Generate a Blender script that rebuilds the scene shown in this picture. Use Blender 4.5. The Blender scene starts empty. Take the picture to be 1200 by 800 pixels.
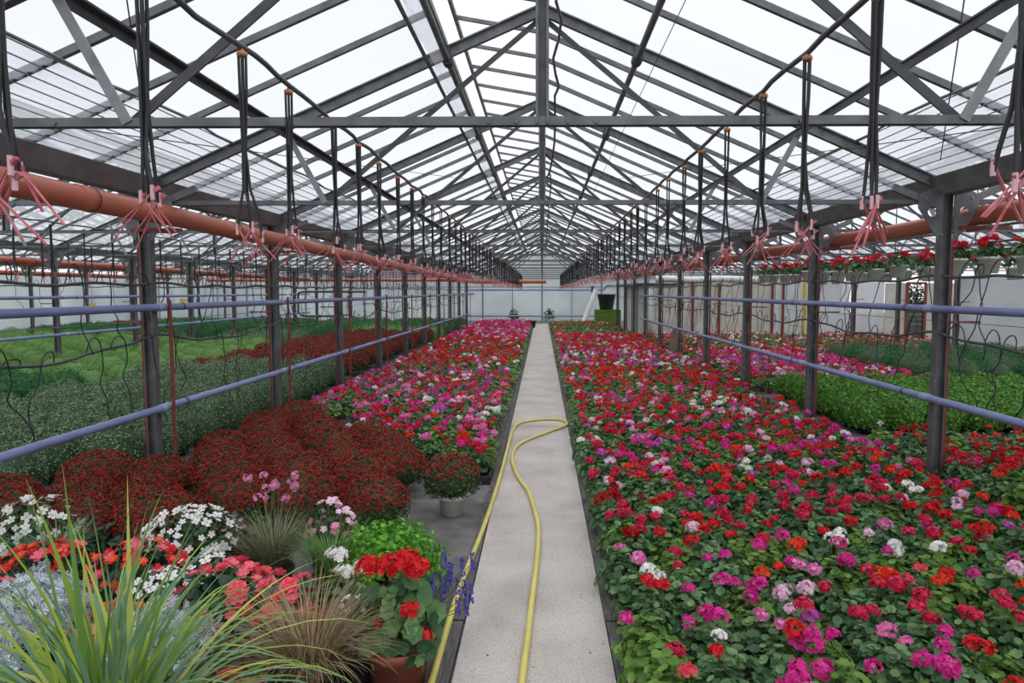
import bpy, math, random
import numpy as np
from mathutils import Vector
S = bpy.context.scene
COL = S.collection
rng = np.random.default_rng(7)
random.seed(7)
PI = math.pi

# ------------------------------------------------------------------ words
ONES = ['', 'first', 'second', 'third', 'fourth', 'fifth', 'sixth', 'seventh', 'eighth', 'ninth', 'tenth', 'eleventh', 'twelfth',
        'thirteenth', 'fourteenth', 'fifteenth', 'sixteenth', 'seventeenth', 'eighteenth', 'nineteenth', 'twentieth']
TENS = {2: 'twenty', 3: 'thirty', 4: 'forty', 5: 'fifty', 6: 'sixty', 7: 'seventy', 8: 'eighty', 9: 'ninety'}
def nth(n):
    if n <= 20: return ONES[n]
    if n % 10 == 0: return TENS[n // 10][:-1] + 'ieth'
    return TENS[n // 10] + '-' + ONES[n % 10]

# ------------------------------------------------------------------ materials
def lin(c):
    return tuple(((v / 255) / 12.92 if v <= 10 else ((v / 255 + 0.055) / 1.055) ** 2.4) for v in c)
def new_mat(name):
    m = bpy.data.materials.new(name); m.use_nodes = True
    nt = m.node_tree; nt.nodes.clear()
    return m, nt, nt.nodes.new('ShaderNodeOutputMaterial')
def N(nt, t, **kw):
    n = nt.nodes.new(t)
    for k, v in kw.items(): setattr(n, k, v)
    return n
def ramp(nt, cols, pos=None):
    r = N(nt, 'ShaderNodeValToRGB'); e = r.color_ramp.elements
    while len(e) < len(cols): e.new(0.5)
    for i, c in enumerate(cols):
        e[i].position = (pos[i] if pos else i / (len(cols) - 1)); e[i].color = (*lin(c), 1)
    return r
def plant_mat(name, cols, trans=0.25, rough=0.6, spec=0.25):
    """living tissue: every leaf or petal (mesh island) gets its own tone, part of the light passes through"""
    m, nt, out = new_mat(name)
    g = N(nt, 'ShaderNodeNewGeometry'); r = ramp(nt, cols)
    nt.links.new(g.outputs['Random Per Island'], r.inputs[0])
    p = N(nt, 'ShaderNodeBsdfPrincipled'); p.inputs['Roughness'].default_value = rough
    p.inputs['Specular IOR Level'].default_value = spec
    nt.links.new(r.outputs[0], p.inputs['Base Color'])
    if trans > 0:
        t = N(nt, 'ShaderNodeBsdfTranslucent'); nt.links.new(r.outputs[0], t.inputs[0])
        mx = N(nt, 'ShaderNodeMixShader'); mx.inputs[0].default_value = trans
        nt.links.new(p.outputs[0], mx.inputs[1]); nt.links.new(t.outputs[0], mx.inputs[2]); nt.links.new(mx.outputs[0], out.inputs[0])
    else:
        nt.links.new(p.outputs[0], out.inputs[0])
    return m
def solid(name, c1, c2=None, scale=6, rough=0.5, metal=0.0, spec=0.5, bump=0.0, detail=5, stretch=None):
    m, nt, out = new_mat(name)
    p = N(nt, 'ShaderNodeBsdfPrincipled'); p.inputs['Roughness'].default_value = rough; p.inputs['Metallic'].default_value = metal
    p.inputs['Specular IOR Level'].default_value = spec
    tc = N(nt, 'ShaderNodeTexCoord'); no = N(nt, 'ShaderNodeTexNoise'); no.inputs['Scale'].default_value = scale; no.inputs['Detail'].default_value = detail
    src = tc.outputs['Object']
    if stretch:
        mp = N(nt, 'ShaderNodeMapping'); mp.inputs['Scale'].default_value = stretch; nt.links.new(src, mp.inputs[0]); src = mp.outputs[0]
    nt.links.new(src, no.inputs['Vector'])
    r = ramp(nt, [c1, c2 or c1], [0.35, 0.65]); nt.links.new(no.outputs[0], r.inputs[0]); nt.links.new(r.outputs[0], p.inputs['Base Color'])
    if bump:
        b = N(nt, 'ShaderNodeBump'); b.inputs['Strength'].default_value = bump; b.inputs['Distance'].default_value = 0.01
        nt.links.new(no.outputs[0], b.inputs['Height']); nt.links.new(b.outputs[0], p.inputs['Normal'])
    nt.links.new(p.outputs[0], out.inputs[0])
    return m
def sheet(name, col, clear, col2=None, scale=0.8):
    """milky glazing or film: part clear, part scattering on both sides"""
    m, nt, out = new_mat(name)
    tc = N(nt, 'ShaderNodeTexCoord'); no = N(nt, 'ShaderNodeTexNoise'); no.inputs['Scale'].default_value = scale; no.inputs['Detail'].default_value = 6
    nt.links.new(tc.outputs['Object'], no.inputs['Vector'])
    r = ramp(nt, [col, col2 or col], [0.35, 0.65]); nt.links.new(no.outputs[0], r.inputs[0])
    d = N(nt, 'ShaderNodeBsdfDiffuse'); t = N(nt, 'ShaderNodeBsdfTranslucent'); c = N(nt, 'ShaderNodeBsdfTransparent')
    nt.links.new(r.outputs[0], d.inputs[0]); nt.links.new(r.outputs[0], t.inputs[0]); c.inputs[0].default_value = (0.97, 0.98, 1, 1)
    a = N(nt, 'ShaderNodeMixShader'); a.inputs[0].default_value = 0.6
    nt.links.new(d.outputs[0], a.inputs[1]); nt.links.new(t.outputs[0], a.inputs[2])
    b = N(nt, 'ShaderNodeMixShader'); b.inputs[0].default_value = clear
    nt.links.new(a.outputs[0], b.inputs[1]); nt.links.new(c.outputs[0], b.inputs[2]); nt.links.new(b.outputs[0], out.inputs[0])
    return m

STEEL = solid('galvanised_grey_steel', (96, 99, 103), (120, 123, 126), 9, 0.5, 0.2)
STEEL_D = solid('dark_weathered_steel', (66, 68, 72), (86, 88, 91), 7, 0.55, 0.2)
STEEL_L = solid('pale_zinc_steel', (128, 132, 134), (148, 151, 153), 9, 0.5, 0.2)
POSTM = solid('post_steel', (84, 85, 87), (108, 109, 111), 8, 0.5, 0.2)
RUST = solid('red_oxide_paint', (112, 46, 42), (136, 62, 52), 12, 0.6)
ORANGE = solid('orange_plastic_pipe', (178, 94, 70), (192, 108, 82), 2.5, 0.38)
ORANGE_D = solid('dark_orange_seal', (120, 52, 38), (132, 60, 44), 8, 0.5)
BLUE = solid('blue_grey_plastic_pipe', (112, 122, 166), (128, 138, 180), 3, 0.38)
BLUE_L = solid('pale_blue_coupling', (140, 150, 186), (152, 162, 196), 3, 0.4)
BLACK = solid('black_hose_plastic', (30, 30, 34), (40, 40, 44), 20, 0.5)
GREYHOSE = solid('grey_drip_tube', (62, 66, 70), (84, 88, 92), 6, 0.5)
CAPM = solid('orange_brown_nozzle', (176, 112, 66), (192, 130, 84), 20, 0.5)
PINK = solid('faded_pink_plastic', (178, 74, 84), (206, 122, 128), 14, 0.4)
PINK_L = solid('pale_pink_plastic', (214, 170, 176), (226, 186, 190), 14, 0.4)
WHITEP = solid('white_plastic_pot', (226, 228, 228), (238, 239, 238), 5, 0.4)
WHITEC = solid('white_painted_sheet', (196, 196, 190), (212, 212, 206), 2, 0.6)
BEIGE = solid('beige_sheet', (186, 182, 170), (202, 198, 188), 1.5, 0.7)
TERRA = solid('terracotta_plastic', (136, 70, 54), (152, 84, 66), 10, 0.6)
BROWNPOT = solid('brown_mauve_pot', (110, 76, 72), (128, 92, 86), 10, 0.6)
BLACKPOT = solid('black_pot_plastic', (34, 34, 36), (44, 44, 46), 10, 0.6)
SOIL = solid('potting_soil', (44, 34, 28), (62, 48, 40), 40, 0.9, bump=0.5)
YELLOW = solid('yellow_hose_plastic', (196, 184, 92), (212, 200, 116), 8, 0.45)
YPAINT = solid('yellow_paint', (206, 170, 40), (216, 182, 52), 8, 0.5)
DRYW = solid('weathered_brown_wood', (104, 88, 74), (136, 118, 102), 7, 0.8)
CRATE = solid('green_plastic_crate', (96, 134, 44), (110, 150, 56), 6, 0.5)
BOARD = solid('weathered_dark_board', (64, 62, 62), (98, 96, 94), 8, 0.85, bump=0.4, stretch=(14, 1, 14))
CABLE = solid('grey_brown_cable', (112, 98, 94), (138, 126, 122), 10, 0.6)
ROLLF = solid('white_rolled_film', (206, 208, 210), (226, 228, 230), 8, 0.5)
GLASS = sheet('greenhouse_glazing', (240, 241, 242), 0.78, (226, 228, 231), 0.7)
GUT = solid('gutter_zinc', (108, 111, 116), (134, 137, 141), 5, 0.5, 0.1)
STRIPF = sheet('ribbed_insulating_film', (222, 226, 230), 0.62, (218, 221, 224), 1.2)
ENDF = sheet('milky_end_wall_film', (222, 228, 228), 0.18, (196, 204, 206), 0.35)
WALLF = sheet('white_wall_film', (226, 228, 230), 0.10, (208, 212, 214), 0.7)

def concrete():
    m, nt, out = new_mat('path_concrete')
    p = N(nt, 'ShaderNodeBsdfPrincipled'); p.inputs['Roughness'].default_value = 0.85
    tc = N(nt, 'ShaderNodeTexCoord')
    a = N(nt, 'ShaderNodeTexNoise'); a.inputs['Scale'].default_value = 2.2; a.inputs['Detail'].default_value = 8
    b = N(nt, 'ShaderNodeTexNoise'); b.inputs['Scale'].default_value = 90; b.inputs['Detail'].default_value = 3
    v = N(nt, 'ShaderNodeTexVoronoi'); v.inputs['Scale'].default_value = 16
    for n in (a, b, v): nt.links.new(tc.outputs['Object'], n.inputs['Vector'])
    r = ramp(nt, [(166, 158, 152), (182, 174, 168), (192, 186, 180)], [0.3, 0.5, 0.7]); nt.links.new(a.outputs[0], r.inputs[0])
    r2 = ramp(nt, [(150, 150, 150), (255, 255, 255)], [0.3, 0.5]); nt.links.new(b.outputs[0], r2.inputs[0])
    r3 = ramp(nt, [(92, 84, 78), (255, 255, 255)], [0.06, 0.12]); nt.links.new(v.outputs['Distance'], r3.inputs[0])
    m1 = N(nt, 'ShaderNodeMixRGB', blend_type='MULTIPLY'); m1.inputs[0].default_value = 0.5
    nt.links.new(r.outputs[0], m1.inputs[1]); nt.links.new(r2.outputs[0], m1.inputs[2])
    m2 = N(nt, 'ShaderNodeMixRGB', blend_type='MULTIPLY'); m2.inputs[0].default_value = 0.45
    nt.links.new(m1.outputs[0], m2.inputs[1]); nt.links.new(r3.outputs[0], m2.inputs[2])
    nt.links.new(m2.outputs[0], p.inputs['Base Color'])
    bp = N(nt, 'ShaderNodeBump'); bp.inputs['Strength'].default_value = 0.25; bp.inputs['Distance'].default_value = 0.01
    nt.links.new(b.outputs[0], bp.inputs['Height']); nt.links.new(bp.outputs[0], p.inputs['Normal'])
    nt.links.new(p.outputs[0], out.inputs[0])
    return m
CONC = concrete()
GROUND = solid('grey_ground_fabric', (84, 82, 82), (116, 112, 110), 5, 0.9, bump=0.3, detail=8)

LEAF = plant_mat('geranium_leaf', [(48, 82, 50), (70, 108, 66), (92, 132, 82), (122, 154, 100)], 0.25, 0.5, 0.4)
LEAFV = plant_mat('vivid_leaf', [(66, 112, 44), (90, 140, 56), (122, 166, 76)], 0.25)
LEAF2 = plant_mat('fresh_geranium_leaf', [(78, 112, 50), (104, 142, 64), (126, 160, 78)])
LEAFD = plant_mat('dark_glossy_leaf', [(34, 62, 46), (48, 80, 56), (62, 96, 66)], 0.15, 0.4, 0.5)
LEAFM = plant_mat('chrysanthemum_leaf', [(52, 72, 48), (72, 94, 60), (92, 114, 74)])
LEAFG = plant_mat('grey_green_leaf', [(60, 90, 62), (86, 116, 82), (120, 142, 108)])
BUD = plant_mat('pale_bud', [(120, 138, 104), (160, 172, 136)], 0.1)
LEAFY = plant_mat('dense_dark_leaf', [(36, 88, 50), (54, 110, 62), (78, 134, 80)])
LEAFC = plant_mat('pale_cushion_leaf', [(82, 122, 60), (102, 144, 74), (122, 160, 90)], 0.08)
LEAFB = plant_mat('bright_green_leaf', [(72, 136, 36), (98, 164, 50), (132, 190, 72)], 0.3)
SILVER = plant_mat('silver_felt_leaf', [(164, 174, 182), (192, 202, 208), (210, 218, 222)], 0.1, 0.8)
BLADE1 = plant_mat('yellow_green_blade', [(140, 168, 70), (170, 190, 84), (198, 206, 112)], 0.3)
BLADE2 = plant_mat('green_blade', [(84, 128, 60), (112, 150, 72), (134, 166, 110)], 0.3)
BLADE3 = plant_mat('blue_green_blade', [(104, 142, 112), (132, 164, 134)], 0.25)
SEDGE = plant_mat('bronze_sedge_blade', [(122, 104, 78), (156, 136, 106), (184, 164, 132)], 0.2)
TAN = plant_mat('grey_green_fine_blade', [(96, 108, 82), (124, 130, 100), (160, 150, 118)], 0.2)
DRY = plant_mat('dry_brown_leaf', [(110, 82, 58), (150, 118, 88)], 0.2)
STEMR = solid('reddish_stem', (110, 56, 56), (124, 70, 64), 10, 0.6)
STEMG = solid('green_stem', (86, 112, 62), (100, 126, 72), 10, 0.6)
PET = {
    'red': plant_mat('red_petal', [(196, 20, 34), (222, 34, 46), (236, 56, 60)], 0.3),
    'crimson': plant_mat('crimson_petal', [(190, 22, 66), (214, 40, 84), (230, 66, 108)], 0.3),
    'magenta': plant_mat('magenta_petal', [(212, 36, 142), (230, 60, 164), (240, 96, 186)], 0.3),
    'pink': plant_mat('pink_petal', [(232, 108, 180), (240, 140, 198), (246, 168, 214)], 0.3),
    'pale pink': plant_mat('pale_pink_petal', [(236, 180, 214), (242, 204, 226), (248, 222, 236)], 0.3),
    'white': plant_mat('white_petal', [(236, 232, 230), (246, 244, 242), (252, 250, 250)], 0.3),
    'orange red': plant_mat('orange_red_petal', [(226, 46, 30), (238, 66, 42), (246, 96, 64)], 0.3),
    'violet': plant_mat('violet_petal', [(196, 60, 176), (212, 90, 196), (226, 124, 212)], 0.3),
    'dark red': plant_mat('dark_red_petal', [(150, 14, 20), (174, 22, 26), (194, 36, 36)], 0.25),
    'coral': plant_mat('coral_petal', [(232, 58, 88), (240, 84, 110), (248, 122, 144)], 0.3),
    'mum': plant_mat('dark_chrysanthemum_petal', [(112, 14, 16), (142, 24, 22), (170, 40, 34)], 0.2),
    'blue': plant_mat('violet_blue_petal', [(86, 76, 168), (112, 100, 190)], 0.25),
    'mauve': plant_mat('mauve_pink_petal', [(216, 128, 178), (232, 160, 196)], 0.3),
}
PKEYS = list(PET)

# ------------------------------------------------------------------ mesh building
class MB:
    def __init__(s): s.V = []; s.T = []; s.M = []; s.F = []; s.n = 0
    def add(s, V, T, mi=0, smooth=False):
        V = np.asarray(V, float).reshape(-1, 3); T = np.asarray(T, int).reshape(-1, 3)
        s.V.append(V); s.T.append(T + s.n); s.n += len(V)
        s.M.append(np.full(len(T), mi) if np.isscalar(mi) else np.asarray(mi)); s.F.append(np.full(len(T), smooth))
    def inst(s, V0, T0, R, P, sc=None, mi=0, smooth=False):
        k = len(P)
        if k == 0: return
        V0 = np.asarray(V0, float); T0 = np.asarray(T0, int)
        sc = np.ones(k) if sc is None else np.asarray(sc, float) * np.ones(k)
        V = np.einsum('kij,vj->kvi', np.asarray(R), V0) * sc[:, None, None] + np.asarray(P, float)[:, None, :]
        T = T0[None] + (np.arange(k) * len(V0))[:, None, None]
        M = np.broadcast_to(np.asarray(mi).reshape(-1, 1) if not np.isscalar(mi) else mi, (k, len(T0))).reshape(-1)
        s.add(V.reshape(-1, 3), T.reshape(-1, 3), M, smooth)
    def merge(s, o, R=None, p=(0, 0, 0), sc=1):
        for V, T, M, F in zip(o.V, o.T, o.M, o.F): pass
    def box(s, c, d, mi=0):
        c = np.array(c, float); h = np.array(d, float) / 2
        V = np.array([[x, y, z] for x in (-1, 1) for y in (-1, 1) for z in (-1, 1)]) * h + c
        s.add(V, BOXT, mi)
    def beam(s, a, b, w, h, mi=0, up=(0, 0, 1)):
        a = np.array(a, float); b = np.array(b, float); d = b - a; L = np.linalg.norm(d); d /= L
        u = np.array(up, float)
        if abs(d @ u) > 0.99: u = np.array([0, 1.0, 0])
        sd = np.cross(d, u); sd /= np.linalg.norm(sd); u = np.cross(sd, d)
        V = [p + sd * (i * w / 2) + u * (j * h / 2) for p in (a, b) for i in (-1, 1) for j in (-1, 1)]
        s.add(V, BOXT, mi)
    def tube(s, pts, r, n=8, mi=0, cap=True, smooth=True):
        pts = np.asarray(pts, float); k = len(pts)
        rr = np.asarray(r, float) * np.ones(k)
        tg = np.gradient(pts, axis=0); tg /= np.linalg.norm(tg, axis=1)[:, None] + 1e-12
        u = np.array([0, 0, 1.0]) if abs(tg[0][2]) < 0.9 else np.array([1.0, 0, 0])
        V = []
        an = np.linspace(0, 2 * PI, n, endpoint=False)
        for i in range(k):
            u = u - tg[i] * (u @ tg[i]); u /= np.linalg.norm(u) + 1e-12; w = np.cross(tg[i], u)
            V.append(pts[i] + rr[i] * (np.cos(an)[:, None] * u + np.sin(an)[:, None] * w))
        V = np.concatenate(V)
        T = []
        for i in range(k - 1):
            for j in range(n):
                a = i * n + j; b = i * n + (j + 1) % n; c = a + n; e = b + n
                T += [(a, b, e), (a, e, c)]
        s.add(V, T, mi, smooth)
        if cap and n > 2:
            for i, fl in ((0, 1), (k - 1, 0)):
                ring = V[i * n:(i + 1) * n]
                s.add(np.vstack([ring, pts[i]]), [((j + 1) % n, j, n) if fl else (j, (j + 1) % n, n) for j in range(n)], mi)
    def lathe(s, prof, n=20, mi=0, c=(0, 0, 0), smooth=True):
        an = np.linspace(0, 2 * PI, n, endpoint=False); V = []; T = []
        for r, z in prof: V += [(c[0] + r * math.cos(a), c[1] + r * math.sin(a), c[2] + z) for a in an]
        for i in range(len(prof) - 1):
            for j in range(n):
                a = i * n + j; b = i * n + (j + 1) % n
                T += [(a, b, b + n), (a, b + n, a + n)]
        s.add(V, T, mi, smooth)
    def mesh(s, name, mats):
        me = bpy.data.meshes.new(name)
        V = np.concatenate(s.V); T = np.concatenate(s.T); M = np.concatenate(s.M); F = np.concatenate(s.F)
        me.vertices.add(len(V)); me.vertices.foreach_set('co', V.astype(np.float32).ravel())
        me.loops.add(T.size); me.loops.foreach_set('vertex_index', T.astype(np.int32).ravel())
        me.polygons.add(len(T)); me.polygons.foreach_set('loop_start', np.arange(0, T.size, 3, dtype=np.int32))
        for m in (mats if isinstance(mats, (list, tuple)) else [mats]): me.materials.append(m)
        me.polygons.foreach_set('material_index', M.astype(np.int32)); me.polygons.foreach_set('use_smooth', F.astype(bool))
        me.update(calc_edges=True)
        return me
BOXT = [(0, 1, 3), (0, 3, 2), (4, 6, 7), (4, 7, 5), (0, 4, 5), (0, 5, 1), (2, 3, 7), (2, 7, 6), (0, 2, 6), (0, 6, 4), (1, 5, 7), (1, 7, 3)]

def link(name, me, parent=None, loc=(0, 0, 0), rz=0, sc=1):
    o = bpy.data.objects.new(name, me); COL.objects.link(o)
    o.location = loc; o.rotation_euler = (0, 0, rz)
    if sc != 1: o.scale = (sc, sc, sc)
    if parent: o.parent = parent
    return o
def obj(name, mb, mats, parent=None, loc=(0, 0, 0), **kw): return link(name, mb.mesh(name, mats), parent, loc, **kw)
def tag(o, label, cat, group=None, kind=None):
    o['label'] = label; o['category'] = cat
    if group: o['group'] = group
    if kind: o['kind'] = kind
    return o
def thing(name, label, cat, loc=(0, 0, 0), rz=0, group=None, sc=1):
    return tag(link(name, None, None, loc, rz, sc), label, cat, group)
def struct(name, mb, mats, label, cat, parent=None):
    o = obj(name, mb, mats, parent)
    if parent is None: tag(o, label, cat, None, 'structure')
    return o
def dup(root, loc, rz=0, label=None, group=None, sc=None):
    r = root.copy(); COL.objects.link(r); r.location = loc; r.rotation_euler = (0, 0, rz)
    if sc: r.scale = (sc, sc, sc)
    if label: r['label'] = label
    if group: r['group'] = group
    for ch in list(root.children):
        c = ch.copy(); COL.objects.link(c); c.parent = r
        for g in list(ch.children):
            d = g.copy(); COL.objects.link(d); d.parent = c
    return r

# rotation matrices: z axis onto normals, random spin
def rots(nr, spin=None):
    nr = np.asarray(nr, float); nr = nr / (np.linalg.norm(nr, axis=1)[:, None] + 1e-9); k = len(nr)
    spin = rng.uniform(0, 2 * PI, k) if spin is None else spin
    a = np.where(np.abs(nr[:, 2:3]) < 0.95, np.array([[0, 0, 1.0]]), np.array([[1.0, 0, 0]]))
    x = np.cross(a, nr); x /= np.linalg.norm(x, axis=1)[:, None]; y = np.cross(nr, x)
    c = np.cos(spin)[:, None]; s_ = np.sin(spin)[:, None]
    X = x * c + y * s_; Y = -x * s_ + y * c
    return np.stack([X, Y, nr], axis=2)
def fan(n, r_in=1.0, r_out=1.0, cup=0.2, cz=0.0, m=None):
    m = m or n
    an = np.linspace(0, 2 * PI, m, endpoint=False); rr = np.where(np.arange(m) % 2 == 0, r_out, r_in)
    V = np.vstack([[0, 0, cz], np.stack([rr * np.cos(an), rr * np.sin(an), np.full(m, cup)], 1)])
    return V, [(0, 1 + i, 1 + (i + 1) % m) for i in range(m)]
LEAF_HI = fan(12, 0.82, 1.0, 0.3)
LEAF_MID = fan(7, 0.9, 1.0, 0.2)
LEAF_LO = fan(5, 1, 1, 0.2)
def floret(pet=5):
    V = [(0, 0, -0.12)]; m = pet * 3
    for i in range(pet):
        for d, r, z in ((-.5, .5, .0), (-.24, .96, .14), (.24, .96, .14)):
            a = 2 * PI * (i + d) / pet; V.append((r * math.cos(a), r * math.sin(a), z))
    return np.array(V), [(0, 1 + i, 1 + (i + 1) % m) for i in range(m)]
FLO5 = floret(5); FLO4 = floret(4)
FLO_LO = fan(5, 1, 1, 0.15)
LANCE = (np.array([[0, 0, 0], [0.28, 0.5, 0.06], [0, 1.0, -0.05], [-0.28, 0.5, 0.06]]), [(0, 1, 2), (0, 2, 3)])
OVAL = (np.array([[0, 0, 0], [0.34, 0.3, 0.08], [0.3, 0.7, 0.06], [0, 1.0, -0.08], [-0.3, 0.7, 0.06], [-0.34, 0.3, 0.08], [0, 0.5, 0]]),
        [(6, 0, 1), (6, 1, 2), (6, 2, 3), (6, 3, 4), (6, 4, 5), (6, 5, 0)])

def dome_pts(k, rad, z0, z1, inner=0.75, low=-0.15):
    """points on an upper ellipsoid shell with outward normals"""
    u = rng.uniform(low, 1, k); a = rng.uniform(0, 2 * PI, k); q = np.sqrt(1 - np.clip(u, -1, 1) ** 2)
    nr = np.stack([q * np.cos(a), q * np.sin(a), u], 1); f = rng.uniform(inner, 1, k)[:, None]
    hz = z1 - z0
    return nr * f * np.array([rad, rad, hz]) + np.array([0, 0, z0]), nr
def jit(nr, a): return nr + rng.normal(0, a, nr.shape)

def pot_mesh(name, r, h, m, soil=True):
    mb = MB(); t = r * 0.8
    mb.lathe([(0, 0.001), (t, 0.001), (r * 0.96, h * 0.8), (r * 1.06, h * 0.8), (r * 1.06, h), (r * 0.96, h), (r * 0.93, h * 0.82)], 20, 0)
    if soil: mb.lathe([(r * 0.95, h * 0.86), (0, h * 0.88)], 20, 1)
    return mb.mesh(name, [m, SOIL])

# ------------------------------------------------------------------ setting
Y0, Y1, S0, SP = -2.5, 41.5, 3.28, 2.94
HX, EAVE, RIDGE, CHORD = 3.6, 2.78, 4.32, 2.61
SL = (RIDGE - EAVE) / HX
def roof_z(x): return RIDGE - SL * abs(x)
BAYS = [-21.6, -14.4, -7.2, 0.0, 7.2, 14.4]

mb = MB(); mb.box((0, 22, -0.05), (70, 70, 0.1)); struct('floor', mb, GROUND, 'grey fabric covered greenhouse ground', 'ground')
mb = MB(); yy = 1.2
for L in (7.7, 4.6, 5.1, 4.9, 5.2, 6.0, 2.4):
    mb.box((-0.035, yy + L / 2, 0.012), (0.75, L - 0.02, 0.024)); yy += L
struct('path', mb, CONC, 'straight pale concrete walkway between the flower beds', 'path')
for sx, nm, lb in ((0.375, 'edging_board', 'weathered dark edging board along the walkway beside the geranium bed'), (-0.45, 'edging_board', 'weathered dark edging board along the walkway beside the yellow hose')):
    mb = MB(); y = 1.2
    while y < 36:
        mb.box((sx + random.uniform(-.006, .006), y + 1.18, 0.014), (0.055 if sx > 0 else 0.06, 2.34, 0.03)); y += 2.36
    tag(obj(nm, mb, BOARD), lb, 'edging')

# end wall with a gable over every span
mb = MB()
xs = [BAYS[0] - HX]; 
for c in BAYS: xs += [c, c + HX]
top = [(x, RIDGE if i % 2 else EAVE) for i, x in enumerate(xs)]
for (xa, za), (xb, zb) in zip(top, top[1:]):
    V = [(xa, Y1, 0), (xb, Y1, 0), (xb, Y1, zb), (xa, Y1, za)]; V += [(x, y + 0.03, z) for x, y, z in V]
    mb.add(V, [(0, 1, 2), (0, 2, 3), (5, 4, 7), (5, 7, 6), (3, 2, 6), (3, 6, 7)])
back = struct('wall_back', mb, ENDF, 'milky plastic end wall with gables behind the flower beds', 'wall')
mb = MB()
x = BAYS[0] - HX
k = 0
while x <= BAYS[-1] + HX + .01:
    b = min(BAYS, key=lambda c: abs(c - x)); mb.beam((x, Y1 - .04, 0), (x, Y1 - .04, roof_z(x - b)), 0.07 if k % 2 == 0 else 0.035, 0.06); x += 1.8 / 1; k += 1
for z, h in ((CHORD - .05, .06), (2.05, .035), (3.2, .05), (3.6, .05), (3.95, .05)):
    for c in BAYS:
        hw = min(HX, (RIDGE - z) / SL); mb.beam((c - hw, Y1 - .04, z), (c + hw, Y1 - .04, z), 0.05, h)
for c in BAYS:
    mb.beam((c, Y1 - .04, RIDGE), (c - HX, Y1 - .04, EAVE), .06, .08); mb.beam((c, Y1 - .04, RIDGE), (c + HX, Y1 - .04, EAVE), .06, .08)
struct('wall_frame', mb, STEEL, '', '', back)
mb = MB(); mb.box((BAYS[0] - HX, (Y0 + Y1) / 2, EAVE / 2), (0.03, Y1 - Y0, EAVE)); struct('wall_left', mb, ENDF, 'milky plastic side wall beyond the chrysanthemum bays', 'wall')

# roof glazing: each slope one sheet with its bars
ords = ['first', 'second', 'third', 'fourth', 'fifth', 'sixth']
for bi, c in enumerate(BAYS):
    for sgn in (-1, 1):
        main_vent = (c == 0 and sgn < 0)
        xi = 0.86 if main_vent else 0.0
        a = np.array([c + sgn * xi, 0, roof_z(xi) + 0.05]); b = np.array([c + sgn * HX, 0, EAVE + 0.05])
        mb = MB(); V = []
        for y in (Y0, Y1):
            for z in (0, 0.005):
                V += [a + [0, y, z], b + [0, y, z]]
        V = np.array(V); mb.add(V, [(0, 1, 5), (0, 5, 4), (2, 7, 3), (2, 6, 7)])
        o = struct('ceiling', mb, GLASS, f'{"sloping" } glazed roof side over span {ords[bi]} from the chrysanthemum side, {"falling towards" if sgn < 0 else "falling away from"} it', 'roof')
        mb = MB(); y = S0 - 2 * SP + SP / 4
        n = 0
        while y < Y1 - .1:
            if abs(((y - S0) / SP) - round((y - S0) / SP)) > .1:
                mb.beam(a + [0, y, -0.022], b + [0, y, -0.022], 0.034, 0.045)
            y += SP / 4
        obj('glazing_bars', mb, STEEL, o)
        if main_vent:
            mb = MB(); p = np.array([0, 0, RIDGE + .05]); q = np.array([-.86, 0, RIDGE + .2])
            V = np.array([p + [0, Y0, 0], q + [0, Y0, 0], p + [0, Y1, 0], q + [0, Y1, 0]]); mb.add(V, [(0, 1, 3), (0, 3, 2)])
            vt = obj('roof_vent', mb, GLASS, o)
            mb = MB(); y = S0 - SP
            while y < Y1 - .1:
                mb.beam(p + [0, y, -.02], q + [0, y, -.02], 0.03, 0.035); y += SP / 4
            mb.beam(q + [0, Y0, -.02], q + [0, Y1, -.02], .035, .04); mb.beam(a + [0, Y0, -.02], a + [0, Y1, -.02], .04, .05)
            obj('vent_bars', mb, STEEL, vt)
    # ridge and ribbed film
    mb = MB(); mb.beam((c, Y0, RIDGE + .05), (c, Y1, RIDGE + .05), .07, .06)
    tag(obj('ridge_beam', mb, STEEL), f'grey ridge beam along the top of roof span {ords[bi]} from the chrysanthemum side', 'beam')
for sgn in (-1, 1):
    mb = MB(); n = 18; e = []
    xx = np.linspace(2.75, 3.5, n)
    yy = np.linspace(Y0, Y1, 90)
    P = np.array([[(sgn * (x + (0.05 * math.sin(7.3 * y) * math.sin(2.9 * y + 1) if i == 0 else 0)), y, roof_z(x) + 0.0 + (0.012 if i % 2 else -0.012)) for i, x in enumerate(xx)] for y in yy])
    T = []
    for j in range(len(yy) - 1):
        for i in range(n - 1):
            q = j * n + i; T += [(q, q + 1, q + n + 1), (q, q + n + 1, q + n)]
    mb.add(P.reshape(-1, 3), T)
    st = tag(obj('insulating_film', mb, STRIPF), f'ribbed translucent film strip under the glazing along the gutter above the {"chrysanthemum" if sgn < 0 else "hanging basket"} side', 'film')
    mb = MB()
    for i in range(1, n, 2): mb.beam((sgn * xx[i], Y0, roof_z(xx[i]) - .004), (sgn * xx[i], Y1, roof_z(xx[i]) - .004), .007, .007)
    mb.tube(P[:, 0] + [0, 0, -.01], 0.012, 5)
    obj('seam', mb, STEEL_L, st)

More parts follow.
